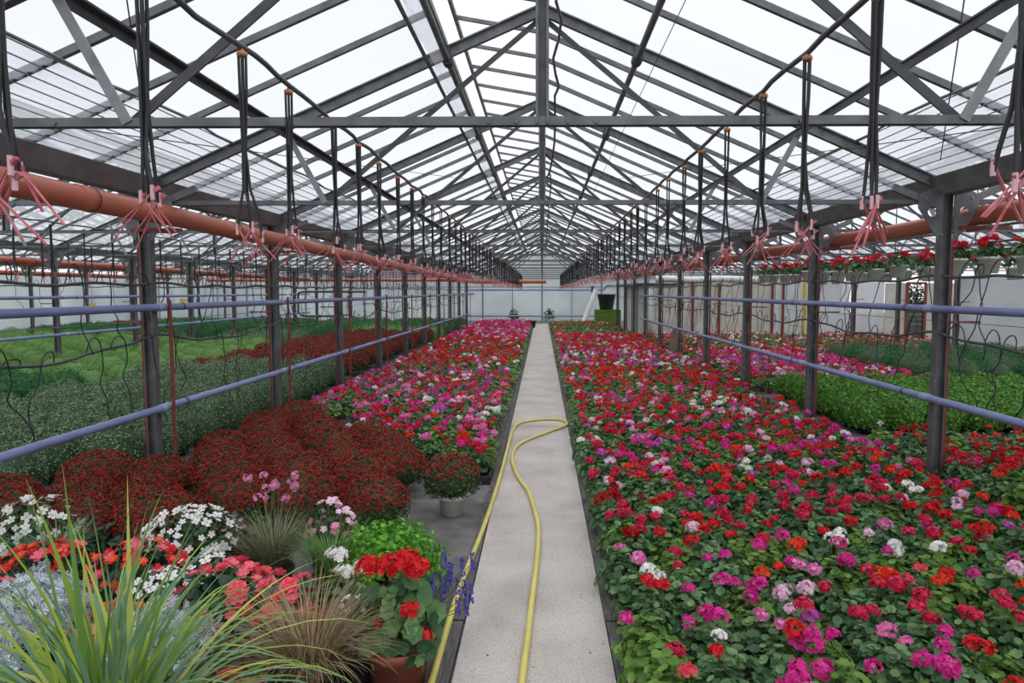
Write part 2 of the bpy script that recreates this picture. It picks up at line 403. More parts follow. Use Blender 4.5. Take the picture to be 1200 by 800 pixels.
# gutters over the post rows
for gx, lb in ((-3.6, 'dark steel valley gutter over the posts beside the red chrysanthemums'), (3.6, 'dark steel valley gutter over the posts on the hanging basket side'),
               (-10.8, 'dark steel valley gutter beyond the first chrysanthemum bay'), (10.8, 'dark steel valley gutter beyond the hanging baskets'), (-18.0, 'dark steel valley gutter two bays beyond the red chrysanthemums')):
    mb = MB(); prof = [(-.16, .10), (-.07, -.05), (.07, -.05), (.16, .10), (.145, .10), (.06, -.035), (-.06, -.035), (-.145, .10)]
    V = [(gx + px, y, EAVE - .08 + pz) for y in (Y0, Y1 - .1) for px, pz in prof]; T = []
    for i in range(8):
        j = (i + 1) % 8; T += [(i, j, 8 + j), (i, 8 + j, 8 + i)]
    mb.add(V, T); tag(obj('gutter', mb, GUT), lb, 'gutter')

# trusses
def truss_proto():
    t = thing('roof_truss', 'grey steel roof truss', 'truss', group='roof trusses')
    for s in (-1, 1):
        mb = MB(); a = np.array([s * .03, 0, RIDGE - .06]); b = np.array([s * 3.52, 0, roof_z(3.52) - .06])
        mb.beam(a, b, .012, .09); mb.beam(a + [0, 0, .045], b + [0, 0, .045], .07, .012); mb.beam(a - [0, 0, .045], b - [0, 0, .045], .05, .012)
        obj('rafter', mb, STEEL, t)
    mb = MB(); mb.beam((-3.5, 0, CHORD), (3.5, 0, CHORD), .05, .008, 0); mb.beam((-3.5, .022, CHORD - .016), (3.5, .022, CHORD - .016), .006, .04, 0); mb.beam((-3.5, -.022, CHORD - .016), (3.5, -.022, CHORD - .016), .006, .04, 0)
    for x in (-1.2, -.25, -.12, .12, .25, 1.2, 2.3, 2.42, -2.3): mb.tube([(x, -.034, CHORD - .02), (x, .034, CHORD - .02)], .011, 8, 0)
    obj('bottom_chord', mb, STEEL, t)
    mb = MB()
    for s in (-1, 1): mb.beam((s * .025, 0, CHORD - .03), (s * .025, 0, RIDGE), .012, .07, up=(0, 1, 0))
    mb.beam((0, .02, CHORD - .03), (0, .02, RIDGE), .05, .01, up=(0, 1, 0))
    obj('king_post', mb, STEEL, t)
    for s in (-1, 1):
        mb = MB(); mb.beam((s * 1.95, .03, CHORD + .0), (s * .05, .03, RIDGE - .14), .045, .01, up=(0, 1, 0)); mb.beam((s * 1.95, .05, CHORD + .0), (s * .05, .05, RIDGE - .14), .008, .04, up=(0, 1, 0))
        obj('diagonal_brace', mb, STEEL_D, t)
        mb = MB(); mb.beam((s * 1.95, -.03, CHORD - .02), (s * 2.32, -.03, roof_z(2.32) - .05), .05, .008, up=(0, 1, 0)); mb.beam((s * 1.95, -.01, CHORD - .02), (s * 2.32, -.01, roof_z(2.32) - .05), .008, .04, up=(0, 1, 0))
        obj('strut', mb, STEEL_L, t)
    return t
tp = truss_proto(); first = True
SPAN = {0.0: 'over the concrete path', -7.2: 'over the green chrysanthemums', 7.2: 'over the hanging baskets', -14.4: 'over the second chrysanthemum bay', -21.6: '', 14.4: 'beyond the hanging baskets'}
for c in (0.0, -7.2, 7.2, -14.4, 14.4):
    for i in range(13):
        if c != 0 and i == 0: continue
        if abs(c) > 10 and i < 4: continue
        lb = f'grey steel roof truss {SPAN[c]}, {nth(i + 1 if c == 0 else (i if abs(c) < 10 else i - 3))} from the front'
        if first: tp.location = (c, S0 + SP * i, 0); tp['label'] = lb; first = False
        else: dup(tp, (c, S0 + SP * i, 0), 0, lb)

# lengthwise rails under the roof
for x, z, w, lb in ((-2.27, roof_z(2.27) - .13, .07, 'grey lengthwise rail under the roof above the chrysanthemum side'), (2.27, roof_z(2.27) - .13, .07, 'grey lengthwise rail under the roof above the geraniums across the path')):
    mb = MB(); mb.beam((x, Y0, z), (x, Y1 - .1, z), w, .012); mb.beam((x - .02, Y0, z - .03), (x - .02, Y1 - .1, z - .03), .01, .06); tag(obj('roof_rail', mb, STEEL_D), lb, 'rail')
for x, lb in ((-.84, 'round vent shaft beside the open ridge vent'), (.84, 'round vent shaft on the closed side of the ridge')):
    mb = MB(); z = roof_z(.84) - .12; mb.tube([(x, y, z) for y in np.linspace(Y0, Y1 - .2, 8)], .028, 10)
    sh = tag(obj('vent_shaft', mb, STEEL), lb, 'shaft')
    for i in range(13):
        mb = MB(); y = S0 + SP * i; mb.tube([(x, y - .06, z), (x, y + .06, z)], .05, 10); mb.box((x, y, z + .06), (.05, .06, .1)); obj('bearing', mb, STEEL_D, sh)
mb = MB(); ys = np.linspace(Y0, 34, 300); V = []; T = []
for i, y in enumerate(ys):
    for j in range(7):
        x = -.84 - .028 - .12 * j / 6 - .014 * math.sin(y * 5 + j) * (j > 3); V.append((x, y, roof_z(.92) - .1 + .02 * math.sin(9 * y + j * 1.3) * math.sin(j * PI / 6) - .03 * math.sin(j * PI / 6)))
for i in range(len(ys) - 1):
    for j in range(6): q = i * 7 + j; T += [(q, q + 1, q + 8), (q, q + 8, q + 7)]
mb.add(V, T, 0, True); tag(obj('film_strip', mb, STRIPF), 'crumpled strip of pale film running beside the ridge vent', 'film')
mb = MB(); mb.tube([(-1.0, y, roof_z(1.0) - .1) for y in np.linspace(Y0, Y1 - .2, 6)], .018, 8); tag(obj('vent_shaft', mb, STEEL), 'thin second shaft carrying the crumpled film by the ridge vent', 'shaft')
for s in (-1, 1):
    mb = MB(); mb.tube([(s * 3.3, 5.8, EAVE + .1), (s * 1.4, 2.2, 3.6)], .004, 4); mb.tube([(s * 1.2, 12.0, 3.72), (s * 3.0, 4.5, 2.85)], .004, 4)
    mb.tube([(s * 1.0, 3.0, 3.85), (s * 1.0, 30.0, 3.5)], .004, 4)
    tag(obj('bracing_wire', mb, STEEL_D), f'thin bracing wire under the roof above the {"chrysanthemum" if s < 0 else "hanging basket"} side', 'wire')
mb = MB(); mb.tube([(.12 + .03 * math.sin(i * 1.7), 3.6 + i * .22 + .05, 4.25 - .05 * i + .03 * math.sin(i)) for i in range(14)] + [(.1 + .03 * math.sin(y * 2), y, 3.3 + .12 * math.cos((y - 6.7) * 2.1)) for y in np.linspace(6.8, 30, 50)], .012, 6)
tag(obj('power_cable', mb, CABLE), 'grey brown cable looping down beside the king posts', 'cable')

# posts
def post_proto():
    t = thing('support_post', 'grey steel post', 'post', group='greenhouse posts')
    mb = MB(); H = EAVE - .08
    mb.beam((-.042, 0, 0), (-.042, 0, H), .008, .09, up=(0, 1, 0)); mb.beam((.042, 0, 0), (.042, 0, H), .008, .09, up=(0, 1, 0)); mb.beam((0, 0, 0), (0, 0, H), .084, .008, up=(0, 1, 0))
    for z in (.6, .95, 1.3, 2.0): mb.tube([(0.02, -.008, z), (.02, .008, z)], .009, 8)
    obj('post', mb, POSTM, t)
    for s in (-1, 1):
        mb = MB(); cx, cz, r = s * .14, 2.5, .042; n = 24
        poly = [(s * .05, 2.69), (s * .05, 2.24), (s * .09, 2.26), (s * .2, 2.43), (s * .27, 2.54), (s * .27, 2.64), (s * .2, 2.69)]
        ring = []
        for i in range(n):
            a = 2 * PI * i / n; d = np.array([math.cos(a), math.sin(a)]); best = 1e9
            for (x0, z0), (x1, z1) in zip(poly, poly[1:] + poly[:1]):
                M_ = np.array([[d[0], x0 - x1], [d[1], z0 - z1]])
                if abs(np.linalg.det(M_)) < 1e-9: continue
                t_, u_ = np.linalg.solve(M_, [x0 - cx, z0 - cz])
                if t_ > 0 and -1e-6 <= u_ <= 1 + 1e-6: best = min(best, t_)
            ring.append((cx + d[0] * best, cz + d[1] * best))
        inner = [(cx + r * math.cos(2 * PI * i / n), cz + r * math.sin(2 * PI * i / n)) for i in range(n)]
        V = [(x, y, z) for y in (-.055, -.047) for x, z in ring + inner]; T = []
        for i in range(n):
            j = (i + 1) % n
            T += [(i, j, n + j), (i, n + j, n + i), (2 * n + i, 3 * n + i, 3 * n + j), (2 * n + i, 3 * n + j, 2 * n + j), (i, 2 * n + i, 2 * n + j), (i, 2 * n + j, j), (n + i, n + j, 3 * n + j), (n + i, 3 * n + j, 3 * n + i)]
        mb.add(V, T); gp = obj('gusset_plate', mb, STEEL, t)
        for bx, bz in ((.06, 2.64), (.06, 2.3), (.2, 2.62)):
            mb = MB(); mb.tube([(s * bx, -.066, bz), (s * bx, -.054, bz)], .011, 6); obj('bolt', mb, STEEL_L, gp)
        mb = MB(); mb.beam((s * .1, -.02, 2.56), (s * .48, -.02, 2.72), .05, .06); obj('corbel', mb, STEEL, t)
    return t
pp = post_proto(); first = True
def rust_strip(t, x):
    mb = MB(); mb.beam((x, .03, 0), (x, .03, 2.2), .028, .03, up=(0, 1, 0)); mb.beam((x, 0, 1.52), (x * 4, 0, 1.52), .02, .02); obj('red_strip', mb, RUST, t)
POSTROWS = [(-3.6, 'beside the dark red chrysanthemums', 0, 11), (3.6, 'on the hanging basket side of the path', 0, 11), (-10.8, 'in the row behind the green chrysanthemums', 2, 13), (10.8, 'in the row behind the hanging baskets', 3, 8), (-18.0, 'in the second row behind the green chrysanthemums', 3, 13)]
for px, lb, a, b in POSTROWS:
    for i in range(a, b):
        l = f'grey steel post {lb}, {nth(i - a + 1)} from the front'
        if first: t = pp; t.location = (px, S0 + SP * i, 0); t['label'] = l; first = False
        else:
            t = dup(pp, (px, S0 + SP * i, 0), 0, l)
        POST_LAST = t
for t in [o for o in COL.objects if o.parent is None and o.name.startswith('support_post')]:
    if abs(t.location.x) < 4 or abs(t.location.x) < 11:
        if t is pp or True: rust_strip(t, -.085 if t.location.x < 0 else .09)

# orange ducts
def duct(pts, r, lb, joints, name='orange_pipe'):
    mb = MB(); mb.tube(pts, r, 20); o = tag(obj(name, mb, ORANGE), lb, 'pipe', 'orange pipes')
    for p, d in joints:
        mb = MB(); p = np.array(p); d = np.array(d)
        mb.tube([p - d * .09, p - d * .088, p + d * .06, p + d * .062], [r, r * 1.06, r * 1.06, r], 20, 0); mb.tube([p + d * .06, p + d * .075], r * 1.09, 20, 1)
        obj('pipe_socket', mb, [ORANGE, ORANGE_D], o)
    return o
zl = lambda y: 2.53 - .0085 * y
pts = [(-3.35, y, zl(y) - .015 * math.sin(PI * ((y - S0) / SP % 1))) for y in np.arange(-1.5, 31.2, .5)] + [(-3.28, 31.6, 2.25), (-3.0, 31.9, 2.24), (-2.4, 32.0, 2.24), (-1, 32.0, 2.24), (.2, 32.0, 2.24)]
duct(pts, .088, 'long orange pipe hung in front of the posts beside the red chrysanthemums', [((-3.35, y, zl(y) - .012), (0, 1, -.008)) for y in (5.0, 7.4, 10.3, 13.2, 17, 21, 25, 29)])
pts = [(3.92, y, 2.475 - .02 * math.sin(PI * ((y - S0) / SP % 1))) for y in np.arange(2.2, 29, .5)] + [(3.92, 29.2, 2.44)]
duct(pts, .084, 'long orange pipe behind the posts on the hanging basket side', [((3.92, y, 2.462), (0, 1, 0)) for y in (4.6, 6.5, 9.3, 12.4, 15.4, 19, 23)])
duct([(-11.3, y, 2.5 - .004 * y) for y in np.arange(7, 34, 1.)], .088, 'orange pipe along the second post row beyond the blue rails', [((-11.3, y, 2.5 - .004 * y), (0, 1, 0)) for y in (11, 15, 19, 24, 29)])
duct([(-18.6, y, 2.44) for y in np.arange(12, 35, 1.)], .088, 'orange pipe along the third post row, farthest from the blue rails', [((-18.6, y, 2.44), (0, 1, 0)) for y in (17, 22, 27)])
duct([(x, 34.6, 2.36) for x in np.arange(-17, -3.7, 1.)], .08, 'orange pipe crossing below the end wall in the chrysanthemum bays', [((x, 34.6, 2.36), (1, 0, 0)) for x in (-14, -9, -5)])
# red flat brackets carrying the pipes
for s, lb in ((-1, 'beside the red chrysanthemums'), (1, 'on the hanging basket side')):
    for i in range(1, 10):
        mb = MB(); y = S0 + SP * i - .06; x = s * 3.52
        a, b = (-3.25, -3.7) if s < 0 else (3.7, 4.15)
        z = (zl(y) - .13) if s < 0 else 2.36
        mb.beam((a, y, z), (b, y, z), .05, .03); mb.beam(((a + b) / 2, y, z), ((a + b) / 2, y + .25, z), .03, .03)
        tag(obj('pipe_bracket', mb, RUST), f'red bracket carrying the orange pipe {lb}, {nth(i)} from the front', 'bracket', 'pipe brackets')

# blue rails
def rail(x, z, y0, y1, r, lb, step=SP, off=.0, end=None):
    mb = MB(); pts = [(x, y, z) for y in np.linspace(y0, y1, 14)]
    if end: pts += end
    mb.tube(pts, r, 14); o = tag(obj('blue_pipe_rail', mb, BLUE), lb, 'pipe rail', 'blue pipe rails')
    y = S0 + off
    while y < y1 - .4:
        if y > y0 + .3:
            mb = MB(); mb.tube([(x, y - .07, z), (x, y - .065, z), (x, y + .065, z), (x, y + .07, z)], [r, r * 1.13, r * 1.13, r], 14); obj('coupling', mb, BLUE_L, o)
            mb = MB(); mb.tube([(x, y + .36, z), (x, y + .39, z)], r * 1.1, 14); obj('clamp', mb, STEEL_D, o)
        y += step
    return o
rail(-3.5, 1.652, 1.5, 31.8, .033, 'upper blue pipe rail beside the dark red chrysanthemums', end=[(-3.4, 31.95, 1.652), (-3.2, 32.0, 1.66)])
rail(-3.5, .725, 1.5, 31.8, .033, 'lower blue pipe rail beside the dark red chrysanthemums', end=[(-3.4, 31.95, .725)])
rail(3.5, 1.642, 2.0, 24.5, .033, 'upper blue pipe rail on the hanging basket side')
rail(3.5, .835, 2.0, 24.5, .033, 'lower blue pipe rail on the hanging basket side')
rail(-10.6, 1.66, 7.0, 31, .035, 'upper blue pipe rail behind the green chrysanthemums')
rail(-10.6, .84, 7.0, 31, .035, 'lower blue pipe rail behind the green chrysanthemums')
mb = MB(); mb.tube([(x, 39.5, 1.86) for x in (-4.5, -2, 0, 2, 3.4)] + [(3.6, 39.5, 1.9), (3.7, 39.5, 2.1), (4.6, 39.5, 2.15)], .045, 10); o = tag(obj('blue_pipe_rail', mb, BLUE), 'upper blue pipe crossing in front of the end wall', 'pipe rail', 'blue pipe rails')
mb = MB(); mb.tube([(2.9, 39.5, 1.72), (2.9, 39.5, 2.05)], .07, 10); mb.beam((2.75, 39.5, 2.07), (3.05, 39.5, 2.07), .04, .03); obj('valve', mb, STEEL_D, o)
mb = MB(); mb.tube([(x, 39.5, .36) for x in (-4.5, -2, 0, 2, 4)], .045, 10); tag(obj('blue_pipe_rail', mb, BLUE), 'lower blue pipe crossing in front of the end wall', 'pipe rail', 'blue pipe rails')
# loop of blue pipe in the far bay
mb = MB(); mb.tube([(-8.6, 24, 1.72), (-8.6, 24, 1.55), (-8.6, 24, 1.05), (-8.5, 24, .95), (-8.3, 24, .92), (-7, 24, .92)], .04, 8); mb.tube([(-6.2, 24, 1.78), (-8.4, 24, 1.78), (-8.58, 24, 1.74), (-8.6, 24, 1.6)], .04, 8)
tag(obj('pipe_loop', mb, STEEL_D), 'bent pipe loop standing among the green chrysanthemums beyond the rails', 'pipe')
# red rods standing beside the posts
for i in range(1, 11):
    mb = MB(); y = S0 + SP * i + .05; mb.tube([(-3.44, y, 0), (-3.44, y, 1.72)], .016, 8)
    o = tag(obj('support_rod', mb, RUST), f'thin red rod tying the blue rails beside the chrysanthemums, {nth(i)} from the front', 'rod', 'red rods by the rails')
    if i in (2, 4):
        mb = MB(); mb.tube([(-3.44, y, 1.72), (-3.44, y, 1.76)], .02, 8); obj('white_cap', mb, WHITEP, o)

# sagging drip tubes with their feeder hoses
def drip(x, z0, sag, y0, y1, lb, drop, wig, m=GREYHOSE, r=.012, gap=.42):
    f = lambda y: z0 - sag * math.sin(PI * ((y - S0) / SP % 1)) + .012 * math.sin(y * 6.1)
    mb = MB(); ys = np.arange(y0, y1, .14); mb.tube([(x + .01 * math.sin(3 * y), y, f(y)) for y in ys], r, 6); o = tag(obj('drip_tube', mb, m), lb, 'drip tube', 'sagging drip tubes')
    y = y0 + .2; k = 0
    while y < min(y1 - .5, 22):
        mb = MB(); L = random.uniform(.12, .34) * random.choice((-1, 1)); h = random.uniform(.06, .16); z = f(y); d = drop * random.uniform(.75, 1.1)
        p = [(x, y, z), (x + .02, y + L * .1, z + h * .7), (x + .03, y + L * .4, z + h), (x + .03, y + L * .8, z + h * .5), (x + .02, y + L, z - .12)]
        for q in range(1, 5): p.append((x + random.uniform(-.03, .03), y + L * (1 + .15 * q) + random.uniform(-wig, wig), z - .12 - (d - .12) * q / 4))
        pts = []
        p = np.array(p)
        for i in range(len(p) - 1):
            a, b, c_, d_ = p[max(i - 1, 0)], p[i], p[i + 1], p[min(i + 2, len(p) - 1)]
            for t in (0, .34, .67): pts.append(.5 * (2 * b + (c_ - a) * t + (2 * a - 5 * b + 4 * c_ - d_) * t * t + (3 * b - a - 3 * c_ + d_) * t ** 3))
        mb.tube(pts + [p[-1]], .0048, 5); obj('feeder_hose', mb, BLACK, o)
        k += 1; y += gap * random.uniform(.7, 1.3)
drip(-3.56, 1.87, .02, 2.6, 31, 'upper sagging drip tube along the posts beside the red chrysanthemums', .55, .05)
drip(-3.56, 1.40, .12, 2.6, 31, 'lower sagging drip tube along the posts beside the red chrysanthemums', .75, .05)
drip(3.58, 1.94, .04, 3.2, 26, 'upper sagging drip tube along the posts on the hanging basket side', .75, .09)
drip(3.58, 1.43, .1, 3.2, 26, 'lower sagging drip tube along the posts on the hanging basket side', .65, .09)
drip(-10.7, 1.95, .05, 8, 31, 'sagging drip tube along the post row behind the green chrysanthemums', .6, .06, gap=.7)
for s, lb in ((-1, 'beside the red chrysanthemums'), (1, 'on the hanging basket side')):
    mb = MB(); mb.tube([(s * 3.6, 2.5, 1.53), (s * 3.6, 31, 1.53)], .003, 4); tag(obj('fence_wire', mb, STEEL_L), f'thin pale wire strung along the posts {lb}', 'wire')

# bundles of drip hoses hanging from overhead tubes
def stake(mb, a, b, mi):
    a = np.array(a, float); b = np.array(b, float); mb.beam(a, b, .010, .005, mi); mb.beam(a, a + (a - b) * .1 + np.array([.012, 0, 0]), .014, .01, mi)
def bundle(z_top, full=True, seed=0):
    R = random.Random(seed)
    t = thing('drip_hose_bundle', 'bundle', 'hose bundle', group='hanging drip hose bundles')
    if full:
        mb = MB(); mb.lathe([(0, .03), (.014, .03), (.018, .02), (.032, .018), (.034, 0), (.026, -.012), (0, -.014)], 12, 0); mb.tube([(0, 0, .0), (0, 0, .06)], .008, 8, 0)
        obj('nozzle', mb, CAPM, t, (0, 0, 0))
    ends = []
    for k in range(4 if full else 2):
        mb = MB(); a = 2 * PI * k / 4 + .4; dx, dy = .022 * math.cos(a), .022 * math.sin(a); e = (.055 * math.cos(a) + R.uniform(-.03, .03), .05 * math.sin(a) + R.uniform(-.03, .03), -1.12 + R.uniform(-.06, .06))
        pts = [(dx, dy, -.005), (dx * .9, dy * .9, -.25), (dx * .5 + R.uniform(-.01, .01), dy * .5, -.6), (dx * .9 + R.uniform(-.01, .01), dy, -.85), (e[0] * .8, e[1] * .8, -1.0), e]
        mb.tube(pts, .0095 if full else .014, 6); ends.append((e, obj('drip_hose', mb, BLACK, t)))
    for k, (e, hose) in enumerate(ends):
        mb = MB(); s = -1 if e[0] > 0 else 1
        stake(mb, (e[0], e[1], e[2] + .03), (e[0] + s * R.uniform(.11, .22), e[1] + R.uniform(-.04, .04), e[2] - R.uniform(.13, .22)), 0)
        stake(mb, (e[0] + .008, e[1], e[2] + .03), (e[0] + s * R.uniform(.08, .17), e[1] + R.uniform(-.03, .03), e[2] - R.uniform(.12, .18)), 0)
        mb.tube([(e[0], e[1], e[2] - .01), (e[0], e[1], e[2] + .06)], .0105, 6, 1)
        obj('drip_stake', mb, [PINK, PINK_L], hose)
    return t
protos = [bundle(0, True, s) for s in range(5)]; used = [False] * 5
simple = [bundle(0, False, 20 + s) for s in range(3)]; sused = [False] * 3
def put(pr, us, k, loc, rz, lb):
    if not us[k]: us[k] = True; pr[k].location = loc; pr[k].rotation_euler = (0, 0, rz); pr[k]['label'] = lb
    else: dup(pr[k], loc, rz, lb)
BS = .555
for x, z, ys, side in ((-1.07, 2.635, [1.37, 1.86, 2.47, 2.94, 3.55, 4.03], 'chrysanthemum side'), (.975, 2.65, [1.44, 2.06, 2.6, 3.1, 3.71, 4.29], 'basket side')):
    while ys[-1] < 36.5: ys.append(ys[-1] + .55 + random.uniform(-.05, .05))
    for k, y in enumerate(ys):
        put(protos, used, random.randrange(5), (x + random.uniform(-.008, .008), y, z + random.uniform(-.006, .006)), random.uniform(-.5, .5), f'black drip hoses with pink stakes hanging over the {side}, {nth(k + 1)} from the front')
    mb = MB(); P = []
    for a, b in zip([ys[0] - .5] + ys, ys):
        for t in (0, .25, .5, .75): P.append((x + .006 * math.sin(a * 3 + t * 4), a + (b - a) * t, z + .028 + (.012 if side[0] == 'c' else .006) * math.sin(PI * t)))
    if side[0] == 'c': P = [(x - .13, 1.7, z + .2), (x - .12, 2.05, z + .13), (x - .07, 2.3, z + .065)] + [p for p in P if p[1] > 2.4]
    mb.tube(P, .0105, 8); tag(obj('overhead_hose', mb, GREYHOSE), f'black overhead hose feeding the hanging drip bundles over the {side}', 'hose')
for x, z, y0, y1, nm in ((-6.2, 2.64, 5.5, 34, 'first row beyond blue rails'), (-8.25, 2.64, 7.5, 34, 'second row beyond blue rails'), (-13.4, 2.64, 12, 34, 'third row beyond blue rails')):
    y = y0; k = 0
    while y < y1:
        k += 1; put(simple, sused, k % 3, (x, y, z), random.uniform(-1, 1), f'thin hanging pair of drip hoses, {nm}, {nth(k)} from the front'); y += .62
    mb = MB(); mb.tube([(x, yy, z + .028 + .006 * math.sin(yy * 9)) for yy in np.arange(y0 - .6, y1 + .5, .2)], .0105, 6); tag(obj('overhead_hose', mb, GREYHOSE), f'black overhead hose feeding thin drip hoses, {nm}', 'hose')
for o in list(COL.objects):
    if o.parent is None and o.name.startswith('drip_hose_bundle'): o.scale = (BS,) * 3

# ------------------------------------------------------------------ far end furniture
mb = MB(); mb.tube([(2.12, 35.6, .0), (2.84, 36, 1.86)], .14, 16); tag(obj('drain_pipe', mb, WHITEP), 'leaning white pipe in front of the end wall', 'pipe')
mb = MB(); mb.lathe([(0, .0), (.33, .0), (.44, .72), (.49, .72), (.49, .78), (.42, .78), (.3, .05)], 20)
bn = thing('grey_bin', 'dark grey tapered bin standing on the green crate', 'bin', (3.25, 34.55, .875)); obj('bin_body', mb, STEEL_D, bn)
for sx in (-1, 1):
    mb = MB(); mb.beam((sx * .44, -.06, .6), (sx * .44, .06, .6), .04, .05); obj('bin_handle', mb, STEEL_D, bn)
ct = thing('green_crate', 'slatted green plastic crate beneath the grey bin', 'crate', (3.3, 34.5, 0))
mb = MB()
for z in (.25, .42, .59, .76): 
    mb.box((0, -.35, z), (1.25, .03, .12)); mb.box((0, .35, z), (1.25, .03, .12)); mb.box((-.61, 0, z), (.03, .7, .12)); mb.box((.61, 0, z), (.03, .7, .12))
mb.box((0, 0, .12), (1.25, .7, .05)); mb.box((0, 0, .83), (1.25, .7, .03)); mb.box((0, -.33, .5), (1.2, .012, .68)); obj('slats', mb, CRATE, ct)
mb = MB()
for sx in (-1, 1):
    for sy in (-1, 1): mb.box((sx * .6, sy * .34, .42), (.08, .08, .84))
mb.box((0, -.36, .84), (1.3, .06, .06)); mb.box((0, .36, .84), (1.3, .06, .06)); obj('crate_corner', mb, CRATE, ct)
mb = MB(); mb.lathe([(0, 0), (.2, 0), (.26, .3), (.29, .3), (.29, .36), (.25, .36), (.2, .05)], 18); tag(obj('black_tub', mb, BLACKPOT, None, (-.55, 33.4, 0)), 'black tub standing at the far end of the path', 'tub')

# wall of the hanging basket bay: panelled lean-to block
mb = MB(); mb.box((3.98, 29.6, 1.0), (.06, 7.0, 2.0)); wr = struct('wall_right', mb, WHITEC, 'white panelled wall facing the path at the far end', 'wall')
mb = MB()
for y in (26.4, 28.2, 30.0, 31.8): mb.box((3.94, y, 1.0), (.04, .05, 2.0))
struct('trim', mb, STEEL_D, '', '', wr)
mb = MB(); mb.box((4.45, 29.6, 2.06), (1.7, 7.4, .08)); tag(obj('canopy_slab', mb, STEEL_D), 'dark grey flat canopy on the white panelled wall', 'canopy')
FX = 26.0
mb = MB()
for x0, x1 in ((4.2, 8.7), (12.95, 13.7), (14.45, 18)): mb.box(((x0 + x1) / 2, FX, 1.05), (x1 - x0, .06, 2.1))
w2 = struct('wall_front', mb, BEIGE, 'pale beige panel wall behind the beds of the hanging basket bay', 'wall')
for k, (x0, x1) in enumerate(((8.75, 10.1), (10.15, 11.6), (11.65, 12.9))):
    mb = MB(); P = []
    xs_ = np.linspace(x0, x1, 24)
    V = [(x, FX + .05 * math.sin(x * 9 + z) + .02 * math.sin(x * 23), z) for z in (0.02, 1.1, 2.15) for x in xs_]; T = []
    for j in range(2):
        for i in range(23): q = j * 24 + i; T += [(q, q + 1, q + 25), (q, q + 25, q + 24)]
    mb.add(V, T, 0, True); tag(obj('plastic_sheet', mb, WALLF), f'hanging white plastic sheet in the far wall gap, {nth(k + 1)} from the beige panels', 'plastic sheet', 'hanging plastic sheets')
mb = MB()
for x in (5.7, 6.7, 7.7, 8.7, 9.1, 10.3, 11.7): mb.box((x, FX - .06, 1.05), (.09, .06, 2.1))
for x in (13.74, 14.42): mb.box((x, FX - .06, 1.05), (.09, .06, 2.1))
mb.box((14.08, FX - .06, 2.1), (.7, .06, .08)); mb.box((14.08, FX - .06, 1.15), (.7, .04, .05)); struct('trim_1', mb, RUST, 'red oxide uprights standing in front of the panel wall', 'trim')
mb = MB(); mb.tube([(9.8, FX - .3, 0), (9.8, FX - .3, 2.2)], .06, 10); mb.beam((9.3, FX - .3, .52), (9.85, FX - .3, .45), .06, .05); tag(obj('yellow_pole', mb, YPAINT), 'yellow upright pole in front of the white plastic sheets', 'pole')
mb = MB(); mb.tube([(x, FX + .02, 2.24 + .02 * math.sin(x * 3)) for x in np.linspace(4.3, 8.6, 40)], .13, 10); tag(obj('rolled_screen', mb, ROLLF), 'rolled pale screen along the top of the beige panel wall', 'rolled screen')
mb = MB(); mb.box((0, 0, .56), (.62, .05, 1.08)); dl = tag(obj('low_door', mb, STEEL_D, None, (14.08, FX, 0)), 'dark low half door in the far panel wall', 'door')
for z in (.2, .56, .92):
    mb = MB(); mb.box((0, -.03, z), (.5, .02, .05)); obj('door_rail', mb, CRATE, dl)
# greenery seen through the doorway
mb = MB(); P, nr = dome_pts(900, .75, 1.3, 2.3, .4, -.9); mb.inst(*OVAL, rots(jit(nr, .4)), P, rng.uniform(.08, .14, 900)); mb.tube([(0, 0, 0), (0, 0, 1.1)], .03, 6)
tag(obj('doorway_bush', mb, LEAFD, None, (14.55, 27.0, 0)), 'dark green bush seen through the doorway in the far wall', 'bush')
mb = MB(); mb.beam((3.1, 16.6, 0), (3.28, 16.75, .86), .16, .03, up=(0, 1, 0)); tag(obj('leaning_board', mb, DRYW), 'old brown board leaning near the posts on the hanging basket side', 'board')
# white plastic greenhouse wall in the bay behind, nearest the frame edge
mb = MB(); V = []
xs_ = np.linspace(11.0, 17.5, 40)
V = [(x, 18.2 + .05 * math.sin(x * 4.3 + z * .8), z) for z in (.02, 1.2, 2.2) for x in xs_]; T = []
for j in range(2):
    for i in range(39): q = j * 40 + i; T += [(q, q + 1, q + 41), (q, q + 41, q + 40)]
mb.add(V, T, 0, True); mb.add([(x, y + .02, z) for x, y, z in V], T, 0, True)
tag(obj('plastic_curtain', mb, WALLF), 'large white plastic curtain beneath the hanging baskets beyond the bright green plants', 'plastic curtain')

